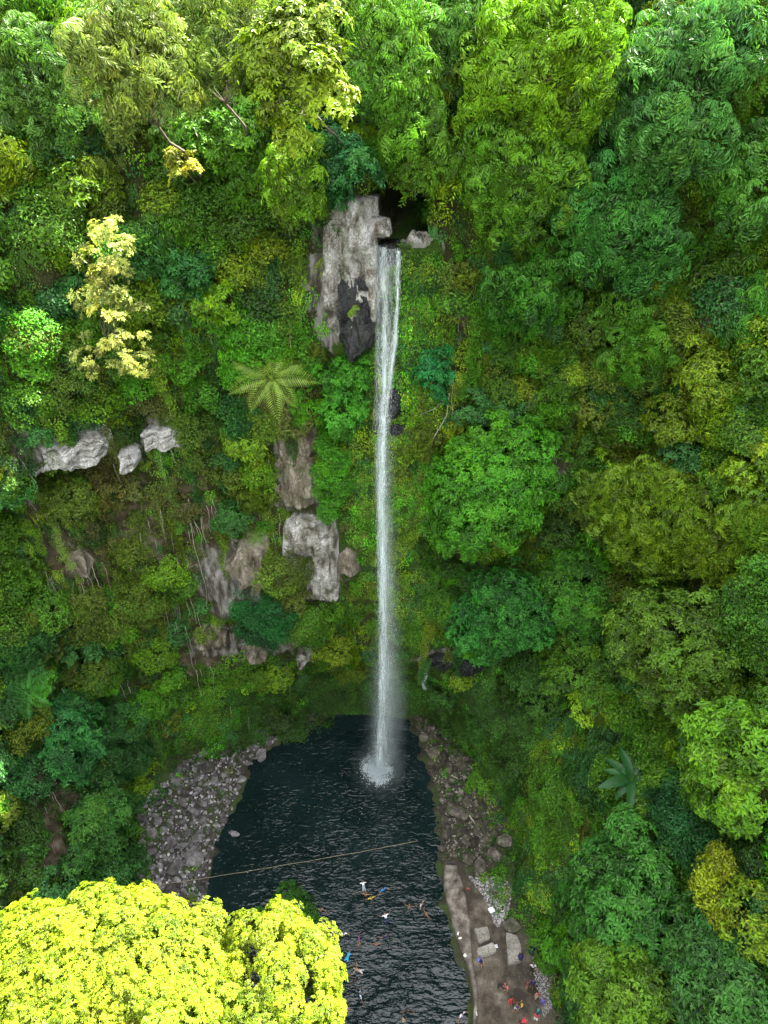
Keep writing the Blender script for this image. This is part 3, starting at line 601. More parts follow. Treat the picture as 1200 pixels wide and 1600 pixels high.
tag(link('ground', mesh_np('ground', np.c_[XY, gz], np.stack([i2[:-1, :-1], i2[:-1, 1:], i2[1:, 1:], i2[1:, :-1]], -1).reshape(-1, 4), FLOOR, True, {'terrace': 1 - sstep(-.2, .15, st)})), kind='structure')
# water
m = M('pool_water'); pos = m.geo(); sep = m.n('ShaderNodeSeparateXYZ'); m.l(pos, sep.inputs[0])
r1 = m.noise(1.25, 3, .5, stretch=(.6, 1.35, 1)); r2 = m.noise(3.2, 2, .5, stretch=(.7, 1.2, 1)); r3 = m.noise(.12, 2)
w = m.n('ShaderNodeTexNoise'); w.inputs['Scale'].default_value = .25; m.l(pos, w.inputs['Vector'])
dist = m.n('ShaderNodeVectorMath'); dist.operation = 'DISTANCE'; m.l(pos, dist.inputs[0]); dist.inputs[1].default_value = (-.8, 49, 0)
amp = m.rng(dist.outputs['Value'], 6, 22, .12, 1.0)
calm = m.rng(sep.outputs[0], -15, -4, .12, 1.0)         # sheltered water along the left shore
amp = m.math('MULTIPLY', amp, calm)
rings = m.math('MULTIPLY', m.math('SINE', m.math('MULTIPLY', m.math('ADD', dist.outputs['Value'], m.math('MULTIPLY', r1, 5.5)), 4.2)), m.rng(dist.outputs['Value'], 3, 22, .14, .025))
h = m.math('ADD', m.math('MULTIPLY', m.math('ADD', m.math('ADD', r1, m.math('MULTIPLY', r2, .34)), m.math('MULTIPLY', rings, .5)), amp), m.math('MULTIPLY', rings, .25))
deep = m.mix(m.rng(r3, .4, .6), (.0038, .0105, .0105), (.0068, .016, .0165))
foam_ = m.math('MULTIPLY', m.rng(dist.outputs['Value'], 2.0, .7), m.rng(m.noise(2.4, 5, .65), .42, .6)); calmn = m.noise(.3, 2)
deep = m.mix(foam_, deep, (.6, .68, .7)); h = m.math('MULTIPLY', h, m.rng(calmn, .35, .6, .55, 1.25))
p = m.princ(deep, .11, h, .36, 1, .7); p.inputs['IOR'].default_value = 1.333; WATER = m.done(p)
wx = np.arange(-22, 14, .5); wy = np.arange(-30, 58, .5); WX, WY = np.meshgrid(wx, wy); i3 = np.arange(WX.size).reshape(WX.shape); F3 = np.stack([i3[:-1, :-1], i3[:-1, 1:], i3[1:, 1:], i3[1:, :-1]], -1).reshape(-1, 4)
wp = np.c_[WX.ravel(), WY.ravel(), np.zeros(WX.size)]; keep = (sdist(wp[:, :2], POOL) < 1.6)[F3].any(1)
tag(link('pool_water', mesh_np('pool_water', wp, F3[keep], WATER, True)), kind='structure')

# ------------------------------------------------------------------ boulders and gravel
def rock_mesh(seed, mat, sub=3, sharp=.6, name='boulder', size=(1, 1, 1)):
    g = np.random.default_rng(seed); bm = bmesh.new()
    for p in unit(g.normal(0, 1, (16, 3))) * g.uniform(.7, 1.05, (16, 1)) * np.array([1, .8, .62]): bm.verts.new(p)
    r = bmesh.ops.convex_hull(bm, input=bm.verts); bmesh.ops.delete(bm, geom=[e for e in r['geom_interior'] if isinstance(e, bmesh.types.BMVert)], context='VERTS')
    bmesh.ops.bevel(bm, geom=list(bm.edges), offset=.07, segments=1, affect='EDGES')
    bmesh.ops.triangulate(bm, faces=bm.faces)
    for q in range(sub - 1): bmesh.ops.subdivide_edges(bm, edges=bm.edges, cuts=1, use_grid_fill=True)
    bm.normal_update(); V = np.array([v.co for v in bm.verts]); N = np.array([v.normal for v in bm.verts]); d = fbm(V * 2.2 + seed, 4, seed) * .09 + fbm(V * 7 + seed, 2, seed) * .02
    V = (V + N * d[:, None]) * np.array(size)
    for v, p in zip(bm.verts, V): v.co = p
    me = bpy.data.meshes.new(name); bm.to_mesh(me); bm.free(); me.materials.append(mat)
    return me
RK = [rock_mesh(s, ROCK_GREY, 2) for s in range(8)]; RD = [rock_mesh(50 + s, ROCK_DARK, 2) for s in range(6)]; RW = [rock_mesh(80 + s, ROCK_WET, 2) for s in range(5)]
def boulder(name, me, loc, s, label, group=None, rot=None):
    o = link(name, me); o.location = tuple(loc); o.scale = (s[0], s[1], s[2]); o.rotation_euler = rot or (random.uniform(-.4, .4), random.uniform(-.4, .4), random.uniform(0, 6.28))
    return tag(o, label, 'boulder', group)
g = np.random.default_rng(77)
def in_poly(n, px, z=.3, gen=g):
    P = poly_px(px, z); lo, hi = P.min(0), P.max(0); out = []
    while len(out) < n:
        c = gen.uniform(lo, hi, (n * 3, 2)); out += list(c[sdist(c, P) < 0])
    return np.array(out[:n])
LEFT = [(228, 1262), (305, 1185), (350, 1150), (400, 1132), (432, 1128), (436, 1150), (425, 1160), (385, 1195), (366, 1255), (345, 1298), (330, 1340), (318, 1440), (250, 1440), (205, 1400)]
RIGHT = [(648, 1115), (700, 1155), (735, 1200), (770, 1262), (790, 1330), (745, 1372), (712, 1340), (692, 1345), (690, 1262), (672, 1195)]
BACK = [(440, 1120), (478, 1090), (560, 1072), (655, 1078), (658, 1120), (632, 1110), (560, 1106), (520, 1114), (478, 1142)]
def place_rocks(px, n, meshes, smin, smax, label, group, pw=1.7, zoff=0., taken=None):
    L = in_poly(n, px); pl = []
    for q in L:
        s = smin + (smax - smin) * g.uniform() ** pw
        for t in range(12):
            if all((q[0] - a[0]) ** 2 + (q[1] - a[1]) ** 2 > (.62 * (s + a[2])) ** 2 for a in pl): break
            q = in_poly(1, px)[0]; s *= .93
        pl.append((q[0], q[1], s)); z = ground_z(q)[0]
        pu, pv, pk = project(np.array([q[0], q[1], z])); sz_ = 'large' if s > smin + .55 * (smax - smin) else ('middling' if s > smin + .2 * (smax - smin) else 'small')
        wh = 'at the water edge' if sdist(q[None], POOL)[0] < 1.3 else 'away from the water'; bk_ = '' if group.startswith('wet') else (', back end' if pv < 1190 else (', middle part' if pv < 1290 else ', front end'))
        boulder('boulder', meshes[g.integers(len(meshes))], (q[0], q[1], max(z, -.25) + s * .18 + zoff), (s * g.uniform(.8, 1.25), s * g.uniform(.8, 1.2), s * g.uniform(.7, 1.1)), sz_ + ' ' + label + bk_ + ', ' + wh, group)
place_rocks(LEFT, 200, RK, .3, 1.35, 'grey boulder, left rubble shore', 'grey boulders in the rubble on the left shore')
place_rocks(RIGHT, 130, RD, .28, 1.4, 'brown boulder, dark right rubble shore', 'dark boulders in the rubble on the right shore')
place_rocks(BACK, 46, RW, .25, .9, 'wet boulder, foot of the cliff behind the pool', 'wet boulders at the back of the pool')
big_ = [(408, 1180, 1.0, RK[1], 'pale rounded boulder standing in the water at the left back of the pool'), (365, 1302, .75, RK[4], 'pale flat rock in the water off the left rubble shore'), (303, 1322, 1.25, RK[2], 'big dark grey boulder in the middle of the left rubble fan'),
        (352, 1230, .9, RK[3], 'wedge shaped grey rock at the water edge of the left shore'), (217, 1330, .85, RK[5], 'rounded pale boulder at the outer left of the rubble fan'), (706, 1352, .95, RK[6], 'large pale boulder at the upper tip of the terrace wall'),
        (758, 1268, 1.0, RD[2], 'grey boulder half hidden under the moss on the right shore'), (736, 1330, .8, RD[1], 'brown boulder near the upper end of the right rubble')]
for u, v, s, me, lb in big_:
    q = at_height(u, v, .5); boulder('boulder', me, (q[0], q[1], .25 + .15 * s), (s, s * .85, s * .7), lb)
# gravel: countless little stones
def gravel(name, px, n, smin, smax, z, mat, label, gen):
    L = in_poly(n, px, z, gen); Z = ground_z(L); t0 = []
    for s in range(4):
        me = rock_mesh(200 + s, None, 1); V = np.array([v.co for v in me.vertices]); me.calc_loop_triangles(); t0.append((V, np.array([t.vertices for t in me.loop_triangles])))
    Vs, Fs, o = [], [], 0; s = smin + (smax - smin) * gen.uniform(0, 1, n) ** 2; sp = gen.uniform(0, 6.28, n); ti = gen.integers(0, 4, n)
    for t in range(4):
        q = ti == t; V0, F0 = t0[t]; Rm = frames(unit(gen.normal(0, .5, (q.sum(), 3)) + np.array([0, 0, 1.])), sp[q])
        V = np.einsum('nij,vj->nvi', Rm * s[q][:, None, None], V0) + np.c_[L[q], Z[q] + s[q] * .3][:, None, :]
        Vs.append(V.reshape(-1, 3)); Fs.append((F0[None] + (np.arange(q.sum()) * len(V0))[:, None, None]).reshape(-1, 3) + o); o += q.sum() * len(V0)
    me = mesh_np(name, np.vstack(Vs), np.vstack(Fs), mat, False); return tag(link(name, me), label, 'gravel', kind='stuff')
def pebble_mat(name, stops):
    m = M(name); g_ = m.n('ShaderNodeNewGeometry'); return m.done(m.princ(m.ramp(g_.outputs['Random Per Island'], stops), .8, m.noise(20, 4), .02, .5))
PB = pebble_mat('pale_pebbles', [(0, (.08, .075, .075)), (.5, (.24, .225, .225)), (1, (.5, .48, .48))]); PD = pebble_mat('dark_pebbles', [(0, (.02, .016, .012)), (.7, (.06, .05, .04)), (1, (.26, .23, .2))])
gravel('rubble_stones', LEFT, 3800, .06, .26, .3, pebble_mat('grey_pebbles', [(0, (.03, .027, .03)), (.6, (.12, .11, .12)), (1, (.42, .4, .42))]), 'small grey rubble stones between the boulders on the left shore', g)
gravel('rubble_stones', RIGHT, 4200, .05, .22, .3, PD, 'small dark rubble stones between the boulders on the right shore', g)
gravel('pale_gravel', [(730, 1368), (775, 1372), (800, 1385), (796, 1420), (788, 1445), (775, 1448), (765, 1425), (755, 1400)], 2200, .04, .13, .7, PB, 'pale gravel heap at the upper corner of the terrace', g)
gravel('pale_gravel', [(832, 1490), (858, 1500), (868, 1530), (862, 1575), (850, 1590), (842, 1560), (834, 1520)], 1900, .03, .1, .7, PB, 'pale gravel along the green side of the terrace', g)
gravel('terrace_grit', [(700, 1370), (790, 1390), (835, 1480), (850, 1600), (750, 1600), (712, 1450)], 1500, .015, .06, .75, PD, 'scattered grit on the stone terrace', g)

# embedded rock faces on the cliff
def cliff_rock(name, label, u, v, ru, rv, mat, depth=1.2, seed=1, sink=.55, squar=.0, res=56, cat='rock face', parent=None):
    """an irregular slab standing proud of the cliff, rough on every scale"""
    h = hit(u, v); p, n = h; k = (p - CAM) @ FW; sx, sz = ru / F * k, rv / F * k / math.cos(R(PITCH) * .75)
    nn = unit(n * np.array([1, 1, .15])); X = unit(np.cross([0, 0, 1.], nn)); Z = np.cross(nn, X)
    a = np.linspace(-1, 1, res); b = np.linspace(-1, 1, int(res * max(1, sz / sx))); A, B = np.meshgrid(a, b); n_ = A.size
    Q = np.c_[A.ravel() * sx, B.ravel() * sz, np.full(n_, seed * 7.)]
    rr = np.sqrt(A.ravel() ** 2 * (1 - squar) + B.ravel() ** 2 * (1 - squar)) ; rr = np.maximum(rr, squar * np.maximum(abs(A.ravel()), abs(B.ravel()))); rr = rr + fbm(Q * .7, 3, seed) * .28
    H = depth * (1 - sstep(.72, 1.04, rr)) * (1 + .5 * fbm(Q * (.9, .35, 1), 3, seed + 3)) - .75 * depth * sstep(.7, 1.1, rr)
    st_ = Q * np.array([1.3, .5, 1]); fac = np.round(fbm(st_, 3, seed + 8) * 3) / 3     # stepped, blocky faces
    jx = noise(np.c_[Q[:, 0] * 1.4, Q[:, 1] * .12, Q[:, 2]], seed + 2); H = H + fac * .34 * depth ** .5 + np.round(jx * 2.5) / 2.5 * .35 * depth ** .5 + fbm(Q * (3, 1.4, 1), 4, seed + 5) * .12
    W = p + (A.ravel() * sx)[:, None] * X + (B.ravel() * sz)[:, None] * Z + H[:, None] * nn + nn * (.15)
    # close the back so that it has thickness
    Wb = p + (A.ravel() * sx)[:, None] * X + (B.ravel() * sz)[:, None] * Z - nn * (depth * 2.2); nb = len(b); na = len(a); ii = np.arange(n_).reshape(nb, na)
    Fq = np.stack([ii[:-1, :-1], ii[:-1, 1:], ii[1:, 1:], ii[1:, :-1]], -1).reshape(-1, 4)
    rim = np.concatenate([ii[0, :], ii[1:, -1], ii[-1, -2::-1], ii[-2:0:-1, 0]]); r2_ = np.roll(rim, -1); side = np.stack([rim, rim + n_, r2_ + n_, r2_], -1)
    V = np.vstack([W, Wb]); Fa = np.vstack([Fq, Fq[:, ::-1] + n_, side]); o = link(name, mesh_np(name, V - p, Fa, mat, True)); o.location = tuple(p)
    if parent: o.parent = parent; o.matrix_parent_inverse = Matrix.Translation(parent.location).inverted()
    else: tag(o, label, cat)
    return o
cliff_rock('rock_outcrop', 'tall pale rock face left of the top of the waterfall', 549, 426, 41, 98, ROCK_PALE, .8, 3, squar=.55)
cliff_rock('rock_outcrop', 'wet black rock under the pale face beside the fall', 562, 492, 26, 56, ROCK_WET, 1.5, 6, squar=.4)
cliff_rock('rock_lip', 'dark wet rock lip that the stream pours over', 604, 398, 24, 16, ROCK_WET, .5, 8)
cliff_rock('rock_lip', 'pale rounded rock on the right of the stream mouth', 655, 382, 24, 15, ROCK_PALE, .9, 9)
cliff_rock('rock_lip', 'pale rock shoulder on the left of the stream mouth', 578, 352, 22, 16, ROCK_PALE, .8, 10)
cliff_rock('rock_outcrop', 'brown layered rock face left of the hanging bright green cascade', 463, 728, 33, 60, ROCK_BROWN, 1.1, 12, squar=.5)
cliff_rock('rock_outcrop', 'grey and white rock face low on the left of the fall', 490, 868, 41, 68, ROCK_PALE, .9, 14, squar=.6)
cliff_rock('rock_outcrop', 'narrow brown rock beside the grey and white face', 545, 878, 18, 28, ROCK_BROWN, .8, 15)
cliff_rock('rock_ledge', 'long white rock ledge under the hanging shrubs at far left', 112, 697, 62, 20, ROCK_LEDGE, 1.4, 17, squar=.85)
cliff_rock('rock_ledge', 'small white rock ledge between the long ledge and the middle ledge', 206, 706, 17, 15, ROCK_LEDGE, 1.6, 18)
cliff_rock('rock_ledge', 'white rock ledge under the shrubs, nearest the brown rock face', 262, 678, 27, 14, ROCK_LEDGE, 1.3, 19, squar=.7)
cliff_rock('rock_outcrop', 'grey rock showing through the scrub above the dark teal bush', 385, 880, 34, 40, ROCK_BROWN, .9, 21)
cliff_rock('rock_outcrop', 'pale rock at the foot of the left scrub just above the mossy hollow', 474, 1024, 13, 17, ROCK_PALE, .8, 23)
cliff_rock('rock_outcrop', 'brown rock band left of the dark teal bush foot', 330, 990, 26, 30, ROCK_BROWN, .8, 24)
cliff_rock('rock_outcrop', 'small brown rock patch under the dark teal bush', 400, 1018, 22, 14, ROCK_BROWN, .8, 25)
cliff_rock('rock_outcrop', 'dark overhanging rock right of the fall above the mossy hollow, the left one of two', 690, 1028, 26, 11, ROCK_WET, .9, 26)
cliff_rock('rock_outcrop', 'dark overhanging rock right of the fall above the mossy hollow, the right one of two', 738, 1036, 20, 16, ROCK_WET, .9, 27)
cliff_rock('rock_outcrop', 'black wet rock knob showing behind the middle of the fall', 618, 632, 13, 26, ROCK_WET, .5, 28)
cliff_rock('rock_outcrop', 'small black wet rock knob just below the middle one', 622, 668, 13, 9, ROCK_WET, .55, 29)
cliff_rock('rock_outcrop', 'weathered grey stone in the bare streak at far left', 125, 880, 22, 22, ROCK_BROWN, .7, 30)
cliff_rock('rock_outcrop', 'bare pinkish rock in the soil scar at upper right', 1150, 470, 26, 26, ROCK_BROWN, .9, 31)
cliff_rock('rock_outcrop', 'small pale rock in the hole right of the bright round tree', 858, 718, 12, 8, ROCK_PALE, .7, 32)

# terrace: wall along the water and stone slabs
m = M('concrete'); n1 = m.noise(1.2, 7, .62); n2 = m.noise(9, 5); CONC = m.done(m.princ(m.ramp(m.math('ADD', m.math('MULTIPLY', n1, .75), m.math('MULTIPLY', n2, .25)), [(.36, (.04, .033, .024)), (.48, (.12, .1, .082)), (.58, (.22, .195, .165)), (.7, (.33, .31, .28))]), .8, m.math('ADD', n1, n2), .05, .8))
E1 = [(694, 1352), (694, 1378), (699, 1405), (708, 1440), (718, 1470), (726, 1492), (734, 1515), (739, 1540), (741, 1562), (739, 1600), (738, 1640), (738, 1700)]; E2 = [(714, 1352), (722, 1375), (728, 1400), (735, 1440), (736, 1468), (738, 1488), (741, 1512), (745, 1540), (747, 1562), (745, 1600), (744, 1640), (744, 1700)]
a1, a2 = poly_px(E1, .82), poly_px(E2, .82); V = []; Fq = []
def dens_(a, n=8): t = np.linspace(0, len(a) - 1, (len(a) - 1) * n + 1); return np.stack([np.interp(t, range(len(a)), a[:, j]) for j in (0, 1)], -1)
a1, a2 = dens_(a1), dens_(a2)
for i in range(len(a1)):
    for f in range(7):
        q = a1[i] * (1 - f / 6) + a2[i] * f / 6; nz = float(fbm(np.array([q[0] * 1.5, q[1] * 1.5, 0.]), 3, 61)) * .05; V.append((q[0], q[1], .86 + nz - (.12 if f in (0, 6) else 0)))
    V.insert(len(V) - 7, (a1[i][0] - .12, a1[i][1], -1.2)); V.append((a2[i][0], a2[i][1], -.2))
for i in range(len(a1) - 1):
    for f in range(8): Fq.append((i * 9 + f, (i + 1) * 9 + f, (i + 1) * 9 + f + 1, i * 9 + f + 1))
    Fq.append((i * 9 + 8, (i + 1) * 9 + 8, (i + 1) * 9, i * 9))
tag(link('retaining_wall', mesh_np('retaining_wall', V, Fq, CONC, True)), 'low mottled concrete wall curving along the pool edge of the terrace', 'wall')
def slab_(name, label, px, z, th, mat, tilt=0):
    P = poly_px(px, z); bm = bmesh.new(); vs = [bm.verts.new((p[0], p[1], z + tilt * (p[0] - P[0][0]))) for p in P]; f = bm.faces.new(vs); 
    if f.normal.z < 0: bmesh.ops.reverse_faces(bm, faces=[f])
    r = bmesh.ops.extrude_face_region(bm, geom=[f]); bmesh.ops.translate(bm, verts=[v for v in r['geom'] if isinstance(v, bmesh.types.BMVert)], vec=(0, 0, -th))
    bmesh.ops.recalc_face_normals(bm, faces=bm.faces); bmesh.ops.bevel(bm, geom=list(bm.edges), offset=.07, segments=2, affect='EDGES'); bmesh.ops.triangulate(bm, faces=bm.faces)
    bmesh.ops.subdivide_edges(bm, edges=bm.edges, cuts=2, use_grid_fill=True); bm.normal_update()
    for v in bm.verts: v.co += v.normal * float(fbm(np.array(v.co) * 1.6, 3, 71)) * .05
    me = bpy.data.meshes.new(name); bm.to_mesh(me); bm.free(); me.materials.append(mat); return tag(link(name, me), label, 'slab')
SLAB = rock_material('terrace_stone', [(.25, (.16, .145, .125)), (.5, (.3, .28, .25)), (.75, (.44, .42, .38))], streak=(1, 1, 1), scale=1.0, moss_amt=.1, bump=.05)
slab_('stone_slab', 'long pale tapering stone slab in the middle of the terrace', [(791, 1456), (808, 1462), (814, 1478), (815, 1500), (795, 1507), (792, 1480)], 1.15, .9, SLAB, .05)
slab_('stone_slab', 'square stone slab near the wall at the upper terrace', [(741, 1450), (762, 1446), (766, 1466), (749, 1474)], 1.0, .7, SLAB, -.05)
slab_('stone_slab', 'sloping grey slab with a dark edge below the square slab', [(745, 1482), (770, 1472), (776, 1486), (762, 1496), (746, 1494)], 1.0, .7, SLAB, .08)
slab_('stone_slab', 'dark slab leaning at the green edge above the long pale slab', [(783, 1440), (800, 1432), (815, 1450), (806, 1458), (790, 1454)], 1.1, .8, ROCK_DARK, .12)
for (u, v, s, lb) in [(712, 1378, .35, 'small pale stone on top of the retaining wall'), (772, 1395, .5, 'brown stone at the edge of the pale gravel heap'), (790, 1410, .5, 'dark stone in the pale gravel heap'), (826, 1478, .4, 'grey stone beside the green edge of the terrace')]:
    q = at_height(u, v, .8); boulder('stone', RD[3], (q[0], q[1], .8), (s, s * .8, s * .6), lb)

# weeds and creepers spilling over the edges of the rubble and the terrace
def bank_plants(n, gen):
    L = np.array([gen.uniform((-40, 5), (34, 58)) for q in range(n * 14)]); z = ground_z(L); P = np.c_[L, z]
    u, v, k = project(P); sp, stt = sdist(L, POOL), sdist(L, TERR); rl = np.minimum(sdist(L, poly_px(LEFT, .3)), sdist(L, poly_px(RIGHT, .3)))
    nz = fbm(P * .45, 3, 66); pr = sstep(-2.4, .2, rl + nz * 1.7) * sstep(.6, 1.6, sp + nz * .5) * sstep(.1, .8, stt + nz * .6); q = gen.uniform(0, 1, len(L)) < pr * .9; P = P[q][:n * 3]; m_ = len(P)
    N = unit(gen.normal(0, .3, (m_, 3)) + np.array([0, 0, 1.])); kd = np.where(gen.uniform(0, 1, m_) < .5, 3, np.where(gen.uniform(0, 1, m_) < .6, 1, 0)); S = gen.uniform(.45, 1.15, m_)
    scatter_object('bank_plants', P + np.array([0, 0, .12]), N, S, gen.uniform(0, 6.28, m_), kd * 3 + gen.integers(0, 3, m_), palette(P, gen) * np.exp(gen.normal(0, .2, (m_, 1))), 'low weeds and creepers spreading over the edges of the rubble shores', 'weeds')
bank_plants(3000, np.random.default_rng(90))

# ------------------------------------------------------------------ waterfall
m = M('falling_water'); p = m.princ((.83, .93, .98), .35, spec=.5); tr = m.n('ShaderNodeBsdfTranslucent'); tr.inputs[0].default_value = (.92, .95, .96, 1); mx = m.n('ShaderNodeMixShader'); mx.inputs[0].default_value = .45
m.l(p.outputs[0], mx.inputs[1]); m.l(tr.outputs[0], mx.inputs[2]); FOAM = m.done(mx)
def fall_path(t, u0, v0, u1, v1, y0, y1):
    """t 0..1 down the fall; world points on a falling curve"""
    t = np.asarray(t); y = y0 + (y1 - y0) * np.sqrt(t); v = v0 + (v1 - v0) * t; return y, v
ZT = 55.7
def fall_xyz(t, xo, yo):
    """t: 0 lip .. 1 pool ; centre line x from the photograph's gentle bow"""
    z = ZT * (1 - t); y = 52.0 - 3.4 * np.sqrt(t) + yo; return np.stack([xo, y, z], -1)
def drops(T, X, Y, Ln, Wd, name, parent):
    """elongated three-sided droplets"""
    n = len(T); C = fall_xyz(T, X, Y); a = rng.uniform(0, 6.28, n); V = np.zeros((n, 5, 3))
    V[:, 0] = C + np.stack([np.zeros(n), np.zeros(n), Ln * .5], -1); V[:, 4] = C - np.stack([rng.normal(0, .04, n) * Ln, rng.normal(0, .04, n) * Ln, Ln * .5], -1)
    for j in range(3): V[:, 1 + j] = C + np.stack([np.cos(a + j * 2.094) * Wd * .5, np.sin(a + j * 2.094) * Wd * .5, -Ln * .1], -1)
    V[..., 2] = np.maximum(V[..., 2], .0); f0 = np.array([(0, 1, 2), (0, 2, 3), (0, 3, 1), (4, 2, 1), (4, 3, 2), (4, 1, 3)])
    Fc = (f0[None] + (np.arange(n) * 5)[:, None, None]).reshape(-1, 3); o = bpy.data.objects.new(name, mesh_np(name, V.reshape(-1, 3), Fc, FOAM, True)); col.objects.link(o); o.parent = parent; o.location = -Vector(parent.location)
    return o
wf = empty('waterfall', (-.8, 48.6, 0)); tag(wf, 'single tall narrow white waterfall dropping from the dark stream mouth into the pool', 'waterfall')
def ctr(T):  # centre line x(t): measured u at several v
    vs = [385, 450, 540, 600, 700, 800, 900, 1000, 1100, 1195]; us = [597, 599, 602, 600, 597, 596, 598, 599, 597, 592]
    z = ZT * (1 - T); y = 52 - 3.4 * np.sqrt(T); P = np.stack([np.zeros_like(T), y, z], -1); u, v, k = project(P); return (np.interp(v, vs, us) - 600) / F * k, k, v
def stream(n, T, off, sig, Ln, Wd, name, clump=.5, ysig=.25, side=None):
    cx, k, v = ctr(T); X = cx + off + sig * rng.normal(0, 1, len(T)); cl = fbm(np.stack([X * 4.5, T * 0 + 3.3, T * 46], -1), 3, 81)
    keep = rng.uniform(0, 1, len(T)) < np.clip(.55 + cl * clump * 1.6, .04, 1); T, X = T[keep], X[keep]; m_ = len(T)
    return drops(T, X, rng.normal(0, ysig, m_), Ln[keep], Wd[keep], name, wf)
U = lambda n, a=0, b=1: rng.uniform(a, b, n)
def sheet_mat(name, strength, fx, fz, lo, hi, warm=(.84, .93, .98)):
    m = M(name); sx = m.attr('across').outputs['Fac']; stn = m.attr('dens').outputs['Fac']; n1 = m.noise(1, 4, .6, stretch=(fx, fx, fz)); n2 = m.noise(1, 3, .6, stretch=(fx * 2.4, fx * 2.4, fz * 2.2)); n3 = m.noise(1, 2, .5, stretch=(.9, .9, .16))
    edge = m.math('POWER', m.math('SUBTRACT', 1.0, m.math('ABSOLUTE', sx)), .9); nn = m.rng(m.math('ADD', m.math('MULTIPLY', n1, .5), m.math('ADD', m.math('MULTIPLY', n2, .25), m.math('MULTIPLY', n3, .25))), lo, hi)
    al = m.math('MINIMUM', m.math('MULTIPLY', m.math('MULTIPLY', m.math('ADD', nn, .12), edge), m.math('MULTIPLY', stn, strength)), 1.0)
    p = m.princ(warm, .4, spec=.4); tr = m.n('ShaderNodeBsdfTranslucent'); tr.inputs[0].default_value = (*warm, 1); mx = m.n('ShaderNodeMixShader'); mx.inputs[0].default_value = .5; m.l(p.outputs[0], mx.inputs[1]); m.l(tr.outputs[0], mx.inputs[2])
    tp = m.n('ShaderNodeBsdfTransparent'); m2 = m.n('ShaderNodeMixShader'); m.l(al, m2.inputs[0]); m.l(tp.outputs[0], m2.inputs[1]); m.l(mx.outputs[0], m2.inputs[2]); return m.done(m2)
def sheet(name, t0, t1, offs, hws, dens, yo, bulge, mat, nt_=150, nx_=17):
    """a curved film of falling water: offs / hws / dens are (t, value) tables"""
    T = np.linspace(t0, t1, nt_); cx, k, v = ctr(T); o_ = np.interp(T, *zip(*offs)); hw = np.interp(T, *zip(*hws)); dn = np.interp(T, *zip(*dens)); S = np.linspace(-1, 1, nx_)
    TT_, SS = np.meshgrid(T, S, indexing='ij'); X = (cx + o_)[:, None] + SS * hw[:, None] * (1 + .12 * np.sin(TT_ * 60 + yo * 9)); Y = yo - bulge * (1 - SS ** 2) * hw[:, None]; P = fall_xyz(TT_, X, Y); i = np.arange(nt_ * nx_).reshape(nt_, nx_)
    me = mesh_np(name, P.reshape(-1, 3), np.stack([i[:-1, :-1], i[:-1, 1:], i[1:, 1:], i[1:, :-1]], -1).reshape(-1, 4), mat, True, {'across': SS.ravel(), 'dens': np.repeat(dn, nx_)}); o = bpy.data.objects.new(name, me); col.objects.link(o); o.parent = wf; o.location = -Vector(wf.location); return o
CORE = sheet_mat('fall_core', 1.5, 5, .3, .4, .66); FILM = sheet_mat('fall_film', .75, 7, .22, .42, .7, (.8, .88, .9)); VEIL = sheet_mat('fall_veil', .34, 1.1, .22, .25, .75, (.78, .88, .9))
sheet('main_stream', .002, .995, [(0, .05), (.3, .05), (1, 0)], [(0, .34), (.12, .34), (.25, .36), (.5, .4), (1, .55)], [(0, .55), (.15, .7), (.4, 1), (1, 1.1)], 0, .5, CORE)
sheet('main_stream', .03, .99, [(0, -.05), (1, .05)], [(0, .3), (.3, .42), (1, .5)], [(0, .4), (.4, .8), (1, 1)], -.25, -.4, CORE)
sheet('left_strand', .0, .42, [(0, -.42), (.22, -.5), (.42, -.3)], [(0, .34), (.3, .34), (.42, .15)], [(0, .8), (.3, .9), (.42, .2)], -.05, .4, FILM)
sheet('right_strand', .006, .3, [(0, 1.15), (.08, .95), (.16, .5), (.24, .1), (.3, .05)], [(0, .22), (.3, .22)], [(0, 2.2), (.3, 2.4)], -.1, .5, FILM)
sheet('film', .004, .26, [(0, .5), (.26, .1)], [(0, .75), (.26, .5)], [(0, .75), (.26, .7)], .1, .4, FILM)
sheet('film', .15, .99, [(0, .1), (.5, .2), (1, .3)], [(.15, .5), (.4, .75), (1, .95)], [(.15, .5), (.4, 1), (1, 1.2)], .2, .6, FILM)
sheet('spray_veil', .2, 1, [(.2, .3), (.6, .6), (1, .6)], [(.2, .6), (.5, 1.15), (1, 1.7)], [(.2, 0), (.4, .6), (.8, 1), (1, .6)], -.5, .7, VEIL)
sheet('spray_veil', .3, 1, [(.3, .2), (.6, .5), (1, .4)], [(.3, .6), (.6, 1.2), (1, 1.7)], [(.3, 0), (.55, .6), (1, 1)], .7, -.7, VEIL)
def stream(n, T, off, sig, Ln, Wd, name, clump=.5, ysig=.25, side=None):
    cx, k, v = ctr(T); X = cx + off + sig * rng.normal(0, 1, len(T)); cl = fbm(np.stack([X * 4.5, T * 0 + 3.3, T * 46], -1), 3, 81)
    keep = rng.uniform(0, 1, len(T)) < np.clip(.55 + cl * clump * 1.6, .04, 1); T, X = T[keep], X[keep]; m_ = len(T)
    return drops(T, X, rng.normal(0, ysig, m_), Ln[keep], Wd[keep], name, wf)
n = 7000; T = U(n) ** .8; stream(n, T, 0, np.interp(T, [0, .3, 1], [.22, .22, .34]), U(n, .12, .5), U(n, .012, .03), 'droplets', 1.2)
n = 2600; T = .006 + U(n) * .27; stream(n, T, np.interp(T, [0, .08, .16, .24], [1.15, .95, .5, .1]), .12, U(n, .1, .4), U(n, .012, .028), 'droplets', .6)
